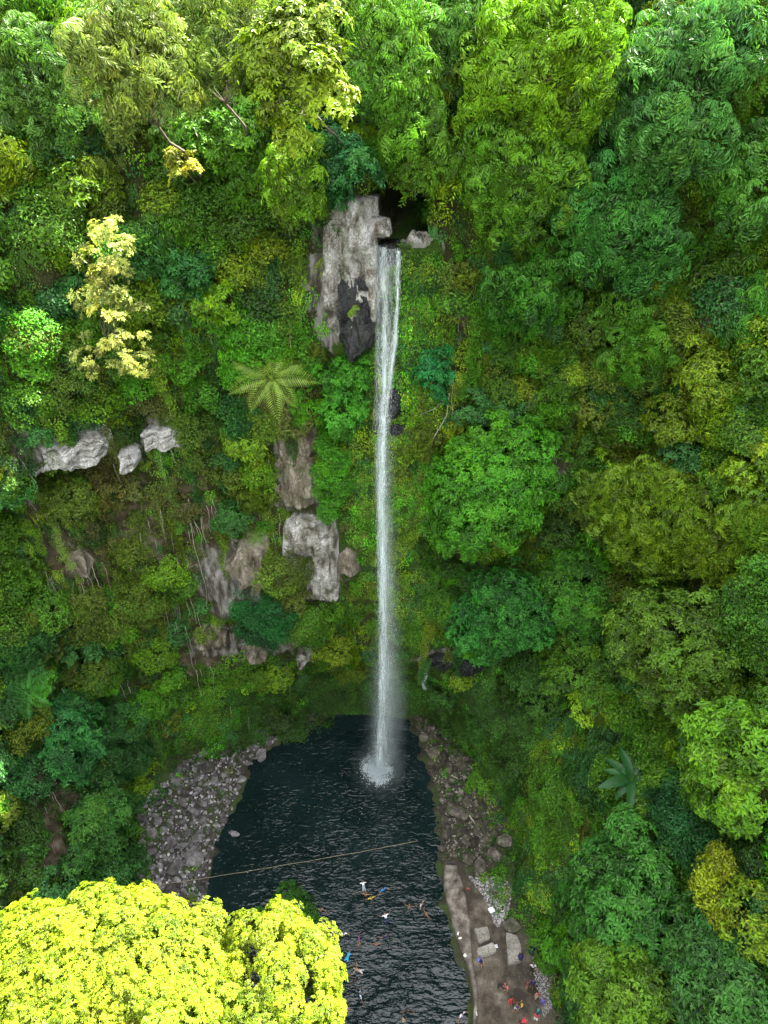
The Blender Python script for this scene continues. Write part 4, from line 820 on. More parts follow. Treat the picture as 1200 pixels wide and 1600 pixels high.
n = 26000; T = .12 + .88 * U(n); side = rng.exponential(1, n) * np.interp(T, [.1, .4, .8, 1], [.3, .45, .6, .7]) * np.where(U(n) < .7, 1, -.6); stream(n, T, side, .1, U(n, .04, .16), U(n, .007, .016), 'spray', .35, .6)
# splash and foam where it lands
n = 12000; rr = np.abs(rng.normal(0, 1, n)) * .8; aa = U(n, 0, 6.28); ring = U(n) < .3; rr = np.where(ring, 1.25 + rng.normal(0, .25, n), rr * .8)
hh = np.where(ring, np.abs(rng.normal(0, .08, n)), np.abs(rng.normal(0, .35, n)) * np.exp(-rr)); C = np.stack([-.75 + rr * np.cos(aa) * 1.05, 48.3 + rr * np.sin(aa) * 1.15, hh + .02], -1); s = U(n, .012, .05)
keep = ~(ring & (fbm(C * 1.7, 2, 91) < -.05)); C, s = C[keep], s[keep]; n = len(C); o8 = np.array([(1, 0, 0), (-1, 0, 0), (0, 1, 0), (0, -1, 0), (0, 0, .8), (0, 0, -.6)]); f8 = np.array([(0, 2, 4), (2, 1, 4), (1, 3, 4), (3, 0, 4), (2, 0, 5), (1, 2, 5), (3, 1, 5), (0, 3, 5)])
V = (C[:, None] + o8[None] * s[:, None, None]).reshape(-1, 3); o = bpy.data.objects.new('splash', mesh_np('splash', V, (f8[None] + (np.arange(n) * 6)[:, None, None]).reshape(-1, 3), FOAM, True)); col.objects.link(o); o.parent = wf; o.location = -Vector(wf.location)
# soft spray cloud round the lower fall
m = M('spray_mist'); pv = m.n('ShaderNodeVolumePrincipled'); pv.inputs['Color'].default_value = (.8, .92, .95, 1); tcg = m.n('ShaderNodeTexCoord').outputs['Object']
g_ = m.n('ShaderNodeTexGradient'); g_.gradient_type = 'SPHERICAL'; m.l(tcg, g_.inputs[0]); nn_ = m.n('ShaderNodeTexNoise'); nn_.inputs['Scale'].default_value = 2.2; m.l(tcg, nn_.inputs['Vector'])
dn = m.math('MULTIPLY', m.math('MULTIPLY', m.math('POWER', g_.outputs['Fac'], 1.6), m.rng(nn_.outputs[0], .35, .7, .3, 1.4)), .2); m.l(dn, pv.inputs['Density']); m.l(pv.outputs[0], m.out.inputs['Volume']); MIST = m.m
def mist(loc, s):
    bm = bmesh.new(); bmesh.ops.create_icosphere(bm, subdivisions=3, radius=1); me = bpy.data.meshes.new('mist'); bm.to_mesh(me); bm.free(); me.materials.append(MIST)
    o = bpy.data.objects.new('mist', me); col.objects.link(o); o.location = loc; o.scale = s; return tag(o, kind='stuff', cat='mist', label='faint white spray cloud hanging round the foot of the waterfall')
mist((.3, 48.9, 9), (2.7, 2.5, 16)); mist((-.4, 47.9, 1.2), (3.6, 4.2, 3.4)).name = 'mist'
# small trickle on the right
tw = empty('small_trickle', hit(663, 1038)[0]); tag(tw, 'thin white trickle falling from the dark overhang right of the main fall', 'waterfall')
p0 = hit(663, 1036)[0] + np.array([0, -1.2, 0]); n = 700; t = U(n); C = p0 + np.stack([rng.normal(0, .07, n) + .15 * np.sin(t * 7), rng.normal(0, .05, n), -t * 2.7], -1); Ln, Wd = U(n, .1, .3), U(n, .02, .04)
V = np.zeros((n, 4, 3)); V[:, 0] = C; V[:, 1] = C + np.stack([Wd, 0 * Wd, -Ln * .5], -1); V[:, 2] = C + np.stack([-Wd, Wd, -Ln * .5], -1); V[:, 3] = C - np.stack([0 * Ln, 0 * Ln, Ln], -1); fq = np.array([(0, 1, 2), (1, 3, 2), (0, 3, 1), (0, 2, 3)])
o = bpy.data.objects.new('stream', mesh_np('stream', V.reshape(-1, 3), (fq[None] + (np.arange(n) * 4)[:, None, None]).reshape(-1, 3), FOAM, True)); col.objects.link(o); o.parent = tw; o.location = -Vector(tw.location)
# floating leaf specks
n = 420; L = in_poly(n, [(390, 1190), (520, 1140), (640, 1250), (640, 1330), (330, 1420), (345, 1300)], 0, g); V = []; Fq = []
for i, q in enumerate(L):
    a = random.uniform(0, 6.28); s = random.uniform(.02, .055); c, d = math.cos(a) * s, math.sin(a) * s; V += [(q[0] + c, q[1] + d, .012), (q[0] - d * .5, q[1] + c * .5, .02), (q[0] - c, q[1] - d, .012), (q[0] + d * .5, q[1] - c * .5, .008)]; Fq.append((4 * i, 4 * i + 1, 4 * i + 2, 4 * i + 3))
m = M('fallen_leaf'); tag(link('floating_leaves', mesh_np('floating_leaves', V, Fq, m.done(m.princ((.3, .27, .17), .6)))), 'fallen leaves drifting as pale specks on the dark water', 'fallen leaves', kind='stuff')

# ------------------------------------------------------------------ rope over the pool
m = M('rope'); ROPE = m.done(m.princ((.26, .22, .15), .8)); A = at_height(245, 1383, 1.0); B = at_height(652, 1314, .45)
V, Fc = tube(wobble_path(A, B, 40, .02, .012), .02, 6); tag(link('rope', mesh_np('rope', V, Fc, ROPE, True)), 'long tan rope stretched low across the dark pool', 'rope')

# ------------------------------------------------------------------ tree ferns, palm, sunlit sprays, vines and dead wood
FROND = None
def frond_arrays(L, g, droop=.55, pin=19, w=.27):
    t = np.linspace(0, 1, 14); X = L * (t - .12 * t ** 2); Z = L * (.32 * t - droop * t ** 2.2); mid = np.stack([X, np.zeros(14), Z], -1); V1, F1 = tube(mid, np.linspace(.03, .008, 14), 4)
    P, D, N, Ls, Ws = [], [], [], [], []
    for i in range(pin):
        s = .1 + .9 * i / pin; x, z = np.interp(s, t, X), np.interp(s, t, Z); l = L * w * math.sin(math.pi * min(1, s * .92 + .12)) ** .8 + .05
        for sd in (-1, 1):
            P.append((x, 0, z)); D.append((.5, sd, -.22 + g.normal(0, .05))); N.append((0, 0, 1)); Ls.append(l); Ws.append(L * .026)
    V2, F2 = leaves(P, unit(np.array(D)), unit(np.array(N, float)), Ls, Ws, .05); return V1, F1, V2, F2
def fern(name, label, cat, u, v, L, n, color, off=1.2, trunk=2.0, seed=1, tilt=(0, -.45), dead=0):
    g = np.random.default_rng(seed); h = hit(u, v); C = h[0] + h[1] * off; root = empty(name, C - np.array([0, 0, trunk]) - h[1] * off * .8); tag(root, label, cat)
    V, Fc = tube(wobble_path(C - np.array([0, 0, trunk]) - h[1] * off * .8, C, 5, .04), np.linspace(.14, .11, 6), 8); o = bpy.data.objects.new('trunk', mesh_np('trunk', V - np.array(root.location), Fc, BARK, True)); col.objects.link(o); o.parent = root
    for i in range(n):
        V1, F1, V2, F2 = frond_arrays(L * g.uniform(.8, 1.08), g, g.uniform(.55, .95)); V = np.vstack([V1, V2]); Fc = np.vstack([F1, F2 + len(V1)]); k = g.uniform(.3, .6)
        lv = np.full(len(V), k); lv += np.concatenate([np.zeros(len(V1)), np.repeat(g.uniform(-.12, .25, len(V2) // 4), 4)]); o = bpy.data.objects.new('frond', mesh_np('frond', V, Fc, LEAF_O, False, {'lv': lv.clip(0, 1), 'hu': np.full(len(V), .5)})); col.objects.link(o); o.parent = root
        a = 2 * math.pi * i / n + g.uniform(-.15, .15); o.location = Vector(C) - Vector(root.location); o.rotation_euler = (Matrix.Rotation(tilt[1], 3, 'X') @ Matrix.Rotation(tilt[0], 3, 'Y') @ Matrix.Rotation(a, 3, 'Z') @ Matrix.Rotation(-g.uniform(.0, .3), 3, 'Y')).to_euler(); o.color = (*(np.array(color) * g.uniform(.85, 1.2)), 1)
    return root
fern('tree_fern', 'large light green tree fern spreading its fronds on the cliff left of the fall', 'tree fern', 408, 562, 3.7, 9, (.15, .24, .03), seed=4, tilt=(0, .7), off=3.0)
fern('tree_fern', 'smaller tree fern at the left edge of the lower slope', 'tree fern', 14, 1062, 2.7, 8, (.05, .2, .03), seed=6, tilt=(0, .95), off=2.4)
fern('fern_plant', 'bright small fern sprouting from the wet black rock beside the fall', 'fern', 558, 474, .9, 7, (.14, .26, .012), seed=8, tilt=(0, .8), off=1.5, trunk=.3)
fern('fern_plant', 'light green fern in the shrubs between the brown scar and the grey white rock', 'fern', 405, 828, 1.3, 7, (.1, .2, .03), seed=9, tilt=(0, .7), off=1.0, trunk=.3)
# dark palm-like plant with paddle leaves
def paddle_plant(label, u, v, L, n, color, off, seed):
    g = np.random.default_rng(seed); h = hit(u, v); C = h[0] + h[1] * off; root = empty('banana_plant', C - np.array([0, 0, 1.5])); tag(root, label, 'banana plant')
    V, Fc = tube(wobble_path(C - np.array([0, 0, 1.5]), C, 4, .03), [.16, .15, .13, .11, .08], 8); o = bpy.data.objects.new('stem', mesh_np('stem', V - np.array(root.location), Fc, VINE, True)); col.objects.link(o); o.parent = root
    for i in range(n):
        l = L * g.uniform(.75, 1.1); na, nb = 12, 5; V = []
        for a in range(na):
            t = a / (na - 1); w = l * .15 * math.sin(math.pi * min(1, t * .9 + .08)) ** .7
            for b in range(nb):
                s = b / (nb - 1) * 2 - 1; V.append((l * t, s * w, l * (.3 * t - .6 * t * t) + abs(s) * w * .3 + .03 * math.sin(a * 2.2 + b)))
        Fc = [(a * nb + b, (a + 1) * nb + b, (a + 1) * nb + b + 1, a * nb + b + 1) for a in range(na - 1) for b in range(nb - 1)]
        o = bpy.data.objects.new('leaf', mesh_np('leaf', V, Fc, LEAF_O, True, {'lv': np.full(len(V), g.uniform(.2, .7)), 'hu': np.full(len(V), .5)})); col.objects.link(o); o.parent = root; o.location = Vector(C) - Vector(root.location); o.color = (*color, 1)
        o.rotation_euler = (Matrix.Rotation(.35, 3, 'X') @ Matrix.Rotation(2 * math.pi * i / n + g.uniform(-.2, .2), 3, 'Z') @ Matrix.Rotation(-g.uniform(0, .5), 3, 'Y')).to_euler()
paddle_plant('dark plant with broad paddle leaves in the shade below the olive domed tree', 1020, 1218, 2.6, 11, (.02, .08, .02), 2.2, 3)

def lit_offset(u, v, lo=1.0, hi=16.0):
    """how far out from the slope, towards the viewer, a twig has to reach to stand in the sun"""
    h = hit(u, v)[0]; d = unit(CAM - h)
    for s in np.arange(lo, hi, .4):
        p = h + d * s
        if bvh.ray_cast(Vector(p) + Vector(SUN) * .3, Vector(SUN))[0] is None: return s
    return None
def vine(name, label, cat, px, r, mat, off=.6, sag=0, leafy=0, color=(.08, .2, .02), root_off=None, r1=None):
    pts = []
    for i, (u, v) in enumerate(px):
        h = hit(u, v); pts.append(h[0] + h[1] * off)
    P = []; 
    for i in range(len(pts) - 1): P += list(wobble_path(pts[i], pts[i + 1], 5, .05))[:-1]
    P.append(pts[-1]); P = np.array(P); V, Fc = tube(P, np.linspace(r, r1 or r * .5, len(P)), 5)
    o = link(name, mesh_np(name, V, Fc, mat, True)); tag(o, label, cat)
    if leafy:
        g = np.random.default_rng(int(px[0][0])); i = g.integers(0, len(P), leafy); Q = P[i] + g.normal(0, .14, (leafy, 3)); V, Fc, lv, hu = spread_tufts('ivy', Q, np.repeat(np.array([[0, -1., .3]]), leafy, 0), g.uniform(.35, .7, leafy), g.normal(0, .4, leafy), g)
        f = bpy.data.objects.new('foliage', mesh_np('foliage', V, Fc, LEAF_O, False, {'lv': lv, 'hu': hu})); col.objects.link(f); f.parent = o; f.color = (*color, 1)
    return o
vine('bare_branch', 'pale bare branch dangling under the feathery teal sapling right of the fall', 'branch', [(690, 606), (684, 640), (672, 670), (661, 692)], .05, TWIG, 1.4)
vine('bare_branch', 'thin bare twig reaching left from the feathery teal sapling', 'branch', [(690, 606), (668, 628), (646, 636)], .03, TWIG, 1.3)
vine('bare_branch', 'white dead twig arching among the leaves below the tangled olive tree', 'branch', [(279, 186), (286, 168), (300, 163), (320, 167)], .05, TWIG, 2.4)
vine('bare_branch', 'long curved pale branch over the soil scar at upper right', 'branch', [(1108, 453), (1130, 450), (1148, 436), (1158, 412)], .05, TWIG, 1.2)
vine('bare_branch', 'short broken pale branch below the curved one at upper right', 'branch', [(1126, 496), (1142, 500)], .06, TWIG, 1.4)
vine('hanging_vine', 'leafy vine trailing down from the white ledge nearest the brown rock face', 'vine', [(250, 694), (262, 730), (272, 765), (280, 795), (287, 822)], .04, TWIG, .9, leafy=60)
vine('hanging_vine', 'long leafy vine slanting down the far left scrub', 'vine', [(60, 770), (72, 800), (85, 830), (98, 862), (118, 900), (126, 930)], .04, VINE, .9, leafy=60, color=(.12, .2, .03))
vine('hanging_vine', 'yellow-green vine running down the slope at the left edge', 'vine', [(20, 705), (40, 745), (55, 780)], .04, VINE, .9, leafy=26, color=(.11, .2, .03))
vine('hanging_vine', 'dry vine hanging from the white ledge beside the leafy vine', 'vine', [(270, 690), (280, 716)], .03, TWIG, .9)
vine('dry_stem', 'bare straight stick leaning on the lower left slope', 'stick', [(114, 1046), (126, 1075), (140, 1105)], .045, TWIG, .9)
vine('dry_stem', 'dry stem in the brown scar left of the dark teal bush', 'stick', [(300, 800), (308, 850), (320, 905), (330, 950)], .035, TWIG, .6)
vine('dry_stem', 'white dry stem left of the brown scar', 'stick', [(140, 880), (150, 920)], .045, TWIG, .8)
vine('dry_stem', 'thin dry stem in the scrub under the long white ledge', 'stick', [(143, 810), (150, 832)], .03, TWIG, .8)
vine('dry_stem', 'drooping twig left of the bright round tree', 'stick', [(672, 842), (675, 880)], .03, TWIG, 1.2)
vine('bare_branch', 'grey twig among the leaves right of the bright round tree, lower side', 'branch', [(872, 872), (882, 886)], .04, TWIG, 1.8)
def log_(label, u0, v0, u1, v1, r, z=.5, mat=None):
    a, b = at_height(u0, v0, z), at_height(u1, v1, z); V, Fc = tube(wobble_path(a, b, 6, .05), np.linspace(r, r * .6, 7), 7); tag(link('driftwood', mesh_np('driftwood', V, Fc, mat or TWIG, True)), label, 'driftwood')
log_('grey driftwood log lying across the top of the left rubble fan', 249, 1240, 256, 1272, .16, 1.0)
log_('pale stick lying on the dark rubble of the right shore', 733, 1274, 746, 1292, .08, .9)
log_('thin pale branch on the rocks at the left back of the pool', 404, 1132, 440, 1112, .05, .9)
log_('short pale stick at the water edge on the upper right rubble', 705, 1211, 716, 1217, .06, .8)

# ------------------------------------------------------------------ people
def obj_color_mat(name, rough=.7):
    m = M(name); return m.done(m.princ(m.n('ShaderNodeObjectInfo').outputs['Color'], rough))
CLOTH = obj_color_mat('cloth', .8); SKIN = [(lambda m: m.done(m.princ(c, .5, m.noise(30, 3), .002, .3)))(M('skin')) for c in ((.25, .14, .09), (.15, .08, .05))]
m = M('hair'); HAIR = m.done(m.princ((.012, .009, .008), .45)); m = M('eye'); EYE = m.done(m.princ((.02, .015, .012), .2))
def body_joints(pose):
    """joint -> (position, radius); standing height about 1.66 m, facing -Y"""
    J = dict(pelvis=((0, 0, .93), .135), waist=((0, 0, 1.06), .115), chest=((0, .005, 1.25), .14), upchest=((0, .01, 1.36), .13), neck=((0, .0, 1.45), .052), head=((0, -.01, 1.53), .078), crown=((0, .0, 1.6), .085), nose=((0, -.1, 1.535), .014))
    for s, n in ((-1, 'l'), (1, 'r')):
        J['sh' + n] = ((s * .16, .01, 1.37), .062); J['el' + n] = ((s * .24, .02, 1.1), .042); J['wr' + n] = ((s * .26, -.06, .87), .027); J['pm' + n] = ((s * .265, -.085, .8), .03)
        J['hp' + n] = ((s * .09, 0, .88), .1); J['kn' + n] = ((s * .1, -.02, .48), .058); J['an' + n] = ((s * .1, .02, .09), .036); J['to' + n] = ((s * .12, -.13, .03), .032); J['ear' + n] = ((s * .088, .005, 1.53), .014)
    def setj(d): 
        for k, v in d.items(): J[k] = (v, J[k][1])
    def shift(keys, dv):
        for k in keys: p, r = J[k]; J[k] = ((p[0] + dv[0], p[1] + dv[1], p[2] + dv[2]), r)
    if pose == 'walk': setj(dict(knl=(-.1, -.2, .52), anl=(-.1, -.12, .11), tol=(-.11, -.27, .07), knr=(.1, .04, .49), anr=(.1, .24, .14), tor=(.11, .12, .03), ell=(-.24, .12, 1.12), wrl=(-.24, .18, .9), pml=(-.24, .17, .83), elr=(.25, -.08, 1.12), wrr=(.22, -.27, 1.02), pmr=(.21, -.34, 1.0)))
    if pose == 'wade': setj(dict(ell=(-.42, -.06, 1.22), wrl=(-.6, -.18, 1.08), pml=(-.66, -.22, 1.05), elr=(.42, -.06, 1.22), wrr=(.58, -.22, 1.1), pmr=(.63, -.28, 1.07)))
    if pose == 'talk': setj(dict(elr=(.27, -.08, 1.12), wrr=(.14, -.26, 1.2), pmr=(.1, -.32, 1.24)))
    if pose == 'sit':
        for n, s in (('l', -1), ('r', 1)): setj({'kn' + n: (s * .14, -.44, .93), 'an' + n: (s * .14, -.42, .55), 'to' + n: (s * .15, -.56, .49), 'el' + n: (s * .25, -.14, 1.12), 'wr' + n: (s * .16, -.36, 1.02), 'pm' + n: (s * .13, -.43, 1.0)})
    if pose == 'bend':
        for k in ('waist', 'chest', 'upchest', 'neck', 'head', 'crown', 'nose', 'shl', 'shr', 'ell', 'elr', 'wrl', 'wrr', 'pml', 'pmr', 'earl', 'earr'):
            p, r = J[k]; a = R(62); y, z = p[1], p[2] - .93; J[k] = ((p[0], y * math.cos(a) - z * math.sin(a), .93 + y * math.sin(a) + z * math.cos(a)), r)
        setj(dict(ell=(-.22, -.5, .88), wrl=(-.2, -.56, .64), pml=(-.19, -.6, .57), elr=(.22, -.5, .88), wrr=(.2, -.56, .64), pmr=(.19, -.6, .57)))
    if pose in ('swim', 'float'):
        # body lying along +Y (head) in the water, chest down for swim
        def lay(p): return (p[0], p[2] - 1.0, -p[1])
        for k in J: J[k] = (lay(J[k][0]), J[k][1])
        if pose == 'swim': setj(dict(ell=(-.42, .42, .02), wrl=(-.62, .6, .02), pml=(-.68, .66, .02), elr=(.42, .42, .02), wrr=(.62, .6, .02), pmr=(.68, .66, .02), knl=(-.2, -.48, -.05), anl=(-.3, -.84, -.1), tol=(-.32, -1.0, -.12), knr=(.2, -.48, -.05), anr=(.28, -.86, -.05), tor=(.3, -1.02, -.06)))
        else: setj(dict(ell=(-.44, .3, 0), wrl=(-.64, .18, 0), pml=(-.7, .14, 0), elr=(.44, .3, 0), wrr=(.64, .18, 0), pmr=(.7, .14, 0)))
    return J
BONES = [('pelvis', 'waist'), ('waist', 'chest'), ('chest', 'upchest'), ('upchest', 'neck'), ('neck', 'head'), ('head', 'crown'), ('head', 'nose'), ('head', 'earl'), ('head', 'earr')] + [(a + n if a not in ('upchest', 'pelvis') else a, b + n) for n in 'lr' for a, b in (('upchest', 'sh'), ('sh', 'el'), ('el', 'wr'), ('wr', 'pm'), ('pelvis', 'hp'), ('hp', 'kn'), ('kn', 'an'), ('an', 'to'))]
def make_body(pose, skin):
    J = body_joints(pose); names = list(J); V = [Vector(J[n][0]) for n in names]; Rd = [J[n][1] for n in names]; E = [(names.index(a), names.index(b)) for a, b in BONES]
    for n, s in (('l', -1), ('r', 1)):          # five separate bent fingers a hand
        pi = names.index('pm' + n); pm, wr = V[pi], V[names.index('wr' + n)]; d = (pm - wr).normalized(); sd = d.cross(Vector((0, -1, .2))).normalized(); nr = d.cross(sd)
        for q, (o_, l) in enumerate(((-.03, .062), (-.01, .078), (.011, .072), (.03, .055))):
            a = len(V); V += [pm + d * .03 + sd * o_, pm + d * (.03 + l * .55) + sd * o_ * 1.2 + nr * .006, pm + d * (.03 + l) + sd * o_ * 1.25 + nr * .026]; Rd += [.0105, .0095, .008]; E += [(pi, a), (a, a + 1), (a + 1, a + 2)]
        a = len(V); V += [pm - d * .01 + sd * -.04 * s, pm + d * .025 + sd * -.06 * s]; Rd += [.012, .009]; E += [(pi, a), (a, a + 1)]
    me = bpy.data.meshes.new('body'); me.from_pydata(V, E, []); ob = bpy.data.objects.new('body', me); col.objects.link(ob)
    sk = ob.modifiers.new('skin', 'SKIN'); sk.use_smooth_shade = True; sk.branch_smoothing = .4
    for i, v in enumerate(me.skin_vertices[0].data): v.radius = (Rd[i], Rd[i] * (.72 if i < len(names) and names[i] in ('pelvis', 'waist', 'chest', 'upchest') else 1)); v.use_root = i == 0
    ss = ob.modifiers.new('sub', 'SUBSURF'); ss.levels = ss.render_levels = 1
    dg = bpy.context.evaluated_depsgraph_get(); me2 = bpy.data.meshes.new_from_object(ob.evaluated_get(dg)); bpy.data.objects.remove(ob)
    me2.name = 'body'; me2.materials.clear(); me2.materials.append(skin)
    # nearest bone of every face, for the clothes
    S = [(np.array(J[a][0]), np.array(J[b][0]), (a, b)) for a, b in BONES]; Vc = np.array([v.co for v in me2.vertices]); Nn = np.array([v.normal for v in me2.vertices]); Fl = [tuple(p.vertices) for p in me2.polygons]; C = np.array([Vc[list(f)].mean(0) for f in Fl])
    D = []; TTt = []
    for a, b, _ in S: t = np.clip(((C - a) @ (b - a)) / ((b - a) @ (b - a)), 0, 1); D.append(np.linalg.norm(C - a - t[:, None] * (b - a), axis=1)); TTt.append(t)
    near = np.argmin(np.array(D), 0); tt = np.array(TTt)[near, np.arange(len(C))]
    def cloth(name, test, off, mat):
        keep = [f for i, f in enumerate(Fl) if test(S[near[i]][2], tt[i], C[i])]
        if not keep: return None
        used = sorted({v for f in keep for v in f}); mp = {v: i for i, v in enumerate(used)}; VV = [tuple(Vc[v] + Nn[v] * off) for v in used]
        m3 = bpy.data.meshes.new(name); m3.from_pydata(VV, [], [[mp[v] for v in f] for f in keep]); m3.materials.append(mat); m3.polygons.foreach_set('use_smooth', np.ones(len(keep), bool)); return m3
    shirt = cloth('shirt', lambda b, t, c: b in (('pelvis', 'waist'), ('waist', 'chest'), ('chest', 'upchest')) or (b[0] == 'upchest' and b[1][:2] == 'sh') or (b[0][:2] == 'sh' and t < .6) or (b == ('upchest', 'neck') and t < .35), .014, CLOTH)
    shorts = cloth('shorts', lambda b, t, c: (b[0] == 'pelvis') or (b[0][:2] == 'hp' and t < .72), .017, CLOTH)
    hd, nz = np.array(J['head'][0]), np.array(J['nose'][0]) - np.array(J['head'][0]); nz /= np.linalg.norm(nz); up = np.array(J['crown'][0]) - hd; up /= np.linalg.norm(up)
    hair = cloth('hair', lambda b, t, c: b in (('head', 'crown'), ('neck', 'head')) and ((c - hd) @ up > .03 + max(0, (c - hd) @ nz) * .55 or ((c - hd) @ nz < .0 and (c - hd) @ up > -.06)), .012, HAIR)
    X = np.cross(nz, up); bm = bmesh.new()
    for s in (-1, 1): bmesh.ops.create_icosphere(bm, subdivisions=1, radius=.012, matrix=Matrix.Translation(Vector(hd + nz * .072 + X * s * .032 + up * .025)))
    ey = bpy.data.meshes.new('eyes'); bm.to_mesh(ey); bm.free(); ey.materials.append(EYE)
    bm = bmesh.new(); bmesh.ops.create_icosphere(bm, subdivisions=1, radius=.5, matrix=Matrix.Translation(Vector(hd + nz * .078 - up * .042)) @ Matrix.Diagonal((.045, .02, .012, 1))); mo = bpy.data.meshes.new('mouth'); bm.to_mesh(mo); bm.free(); mo.materials.append(SKIN[1])
    return dict(body=me2, shirt=shirt, shorts=shorts, hair=hair, eyes=ey, mouth=mo)
BODY = {}
def person(label, u, v, z, pose, rot, shirt=None, shorts=(.02, .02, .03), skin=0, scale=1.0, group=None, cat='person', zp=None):
    if (pose, skin) not in BODY: BODY[(pose, skin)] = make_body(pose, SKIN[skin])
    Bd = BODY[(pose, skin)]; p = at_height(u, v, z if zp is None else zp); root = empty('person', (p[0], p[1], z)); tag(root, label, cat, group); root.rotation_euler = (0, 0, R(rot)); root.scale = (scale,) * 3
    for part in ('body', 'shorts', 'hair', 'eyes', 'mouth') + (('shirt',) if shirt else ()):
        if Bd[part] is None: continue
        o = bpy.data.objects.new(part, Bd[part]); col.objects.link(o); o.parent = root
        o.color = (*(shirt if part == 'shirt' else shorts), 1)
    return root
# in the pool: (label, u, v, pose, heading, shirt, shorts, skin, height of the feet / body axis)
WA, SWD = -1.08, -.03
blue, cyan, white, navy, yellow, purple, grey = (.02, .2, .55), (.02, .35, .6), (.7, .72, .78), (.015, .02, .07), (.5, .35, .04), (.2, .05, .25), (.3, .33, .38)
SW = 'people swimming in the pool'
POOLP = [('person in a pale shirt floating on their back below the rope', 568, 1385, 'float', 10, white, grey, 0), ('shirtless person wading at the feet of the floating person in the pale shirt', 571, 1397, 'wade', 170, None, navy, 0),
 ('person in a bright blue shirt standing in the water', 599, 1389, 'wade', 30, blue, navy, 0), ('person in a yellow top and teal shorts beside the shirtless wader', 580, 1402, 'wade', 200, yellow, (.03, .3, .3), 0),
 ('bare-backed person in the water close to the dark shaded crown', 501, 1421, 'wade', 0, None, (.2, .2, .25), 0), ('shirtless person swimming face down left of the pool centre', 557, 1420, 'swim', 120, None, (.06, .05, .04), 1),
 ('shirtless person swimming face down right of the pool centre', 638, 1422, 'swim', -15, None, (.05, .04, .04), 1), ('person in a light top nearest the right wall, upper one', 659, 1411, 'wade', 60, (.5, .4, .4), navy, 0), ('shirtless person nearest the right wall, lower one', 665, 1427, 'wade', 120, None, (.4, .1, .08), 0),
 ('person in a white shirt swimming in the middle of the pool', 604, 1436, 'swim', 20, white, navy, 0), ('person in a purple top left of the pair in the middle of the pool', 561, 1463, 'wade', 90, purple, navy, 0),
 ('shirtless person with both arms spread wide on the water', 588, 1474, 'wade', 180, None, navy, 0), ('person in a dark navy shirt behind the one with spread arms', 603, 1463, 'wade', 200, navy, grey, 0), ('shirtless person swimming below the one in purple', 560, 1480, 'swim', 5, None, (.05, .03, .03), 1),
 ('shirtless person half under water beside the sunlit tree', 521, 1457, 'swim', 60, None, (.05, .04, .04), 1), ('person in a white cap-like hood and shirt right beside the half-submerged swimmer', 537, 1458, 'wade', 10, white, white, 0),
 ('person in a cyan shirt swimming next to the sunlit tree', 543, 1496, 'swim', -20, cyan, cyan, 0), ('person in grey clothes partly behind the edge of the sunlit tree', 532, 1491, 'swim', 30, grey, grey, 0), ('shirtless person swimming left of centre in the brighter ripples', 562, 1516, 'swim', 70, None, (.4, .35, .35), 0),
 ('dark-haired person in black standing deep in the ripples', 554, 1531, 'wade', 40, (.01, .01, .012), (.01, .01, .01), 1), ('person in a pale blue shirt floating upright near the bottom left ripples', 563, 1554, 'wade', 100, (.35, .42, .6), navy, 1), ('person in navy and white near the lower edge of the sunlit tree', 540, 1573, 'wade', 150, (.1, .12, .3), white, 0),
 ('dark-haired person in a dark shirt at the bottom edge of the pool', 638, 1578, 'wade', 0, (.02, .02, .025), navy, 1), ('shirtless person with a tanned back at the very bottom of the pool', 630, 1592, 'swim', 20, None, (.25, .18, .1), 0), ('person in a pale lilac shirt in the water next to the terrace wall', 722, 1585, 'wade', 40, (.65, .6, .75), (.6, .55, .65), 0)]
for i, (lb, u, v, po, ro, sh, so_, sk_) in enumerate(POOLP):
    if po == 'wade': person(lb, u, v, -1.04 - (i % 4) * .05, po, ro, sh, so_, sk_, zp=.25)
    else: person(lb, u, v, -.04 - (i % 3) * .015, po, ro, sh, so_, sk_, zp=0)
red = (.45, .03, .03)
LAND = [('person in a blue shirt sitting near the wall on the terrace', 749, 1500, 'sit', 40, (.12, .16, .6), navy), ('person in a dark outfit and black trousers bending over on the terrace', 779, 1541, 'bend', 60, (.02, .015, .02), (.02, .02, .02)), ('person in a coral shirt beside the bending one', 790, 1546, 'talk', -60, (.6, .14, .14), (.05, .05, .07)),
 ('person in a red shirt and red shorts in the middle of the terrace', 798, 1567, 'stand', 20, red, red), ('person in a navy shirt standing right of the one in red', 806, 1576, 'walk', 120, (.05, .04, .12), (.5, .5, .55)), ('person in a yellow-orange shirt on the terrace', 814, 1573, 'talk', -90, (.6, .33, .02), navy),
 ('person in a maroon shirt near the right gravel', 823, 1541, 'stand', 60, (.2, .03, .03), (.3, .25, .22)), ('person in a navy shirt close to the right gravel, next to the maroon one', 832, 1538, 'stand', -40, (.02, .02, .12), navy), ('person in a white top just above the maroon one', 832, 1514, 'walk', 0, (.6, .6, .6), (.02, .02, .02)),
 ('person in a red and pale outfit below the navy one by the gravel', 838, 1558, 'talk', 30, (.55, .2, .17), (.5, .45, .42)), ('person in a blue-violet shirt at the right edge of the gravel', 848, 1568, 'stand', 10, (.14, .12, .55), (.1, .1, .4)), ('person in a teal green shirt right of the yellow one', 840, 1581, 'walk', 80, (.02, .4, .35), (.02, .12, .4)),
 ('person in a red top and white trousers at the bottom right of the terrace', 837, 1592, 'stand', -20, (.5, .06, .08), (.65, .65, .7)), ('person in red at the bottom edge of the terrace', 813, 1599, 'bend', 100, (.5, .05, .06), (.1, .02, .03)), ('small child in a red shirt on the rocks beside the pale gravel heap', 731, 1392, 'stand', 0, (.5, .08, .05), (.1, .05, .05))]
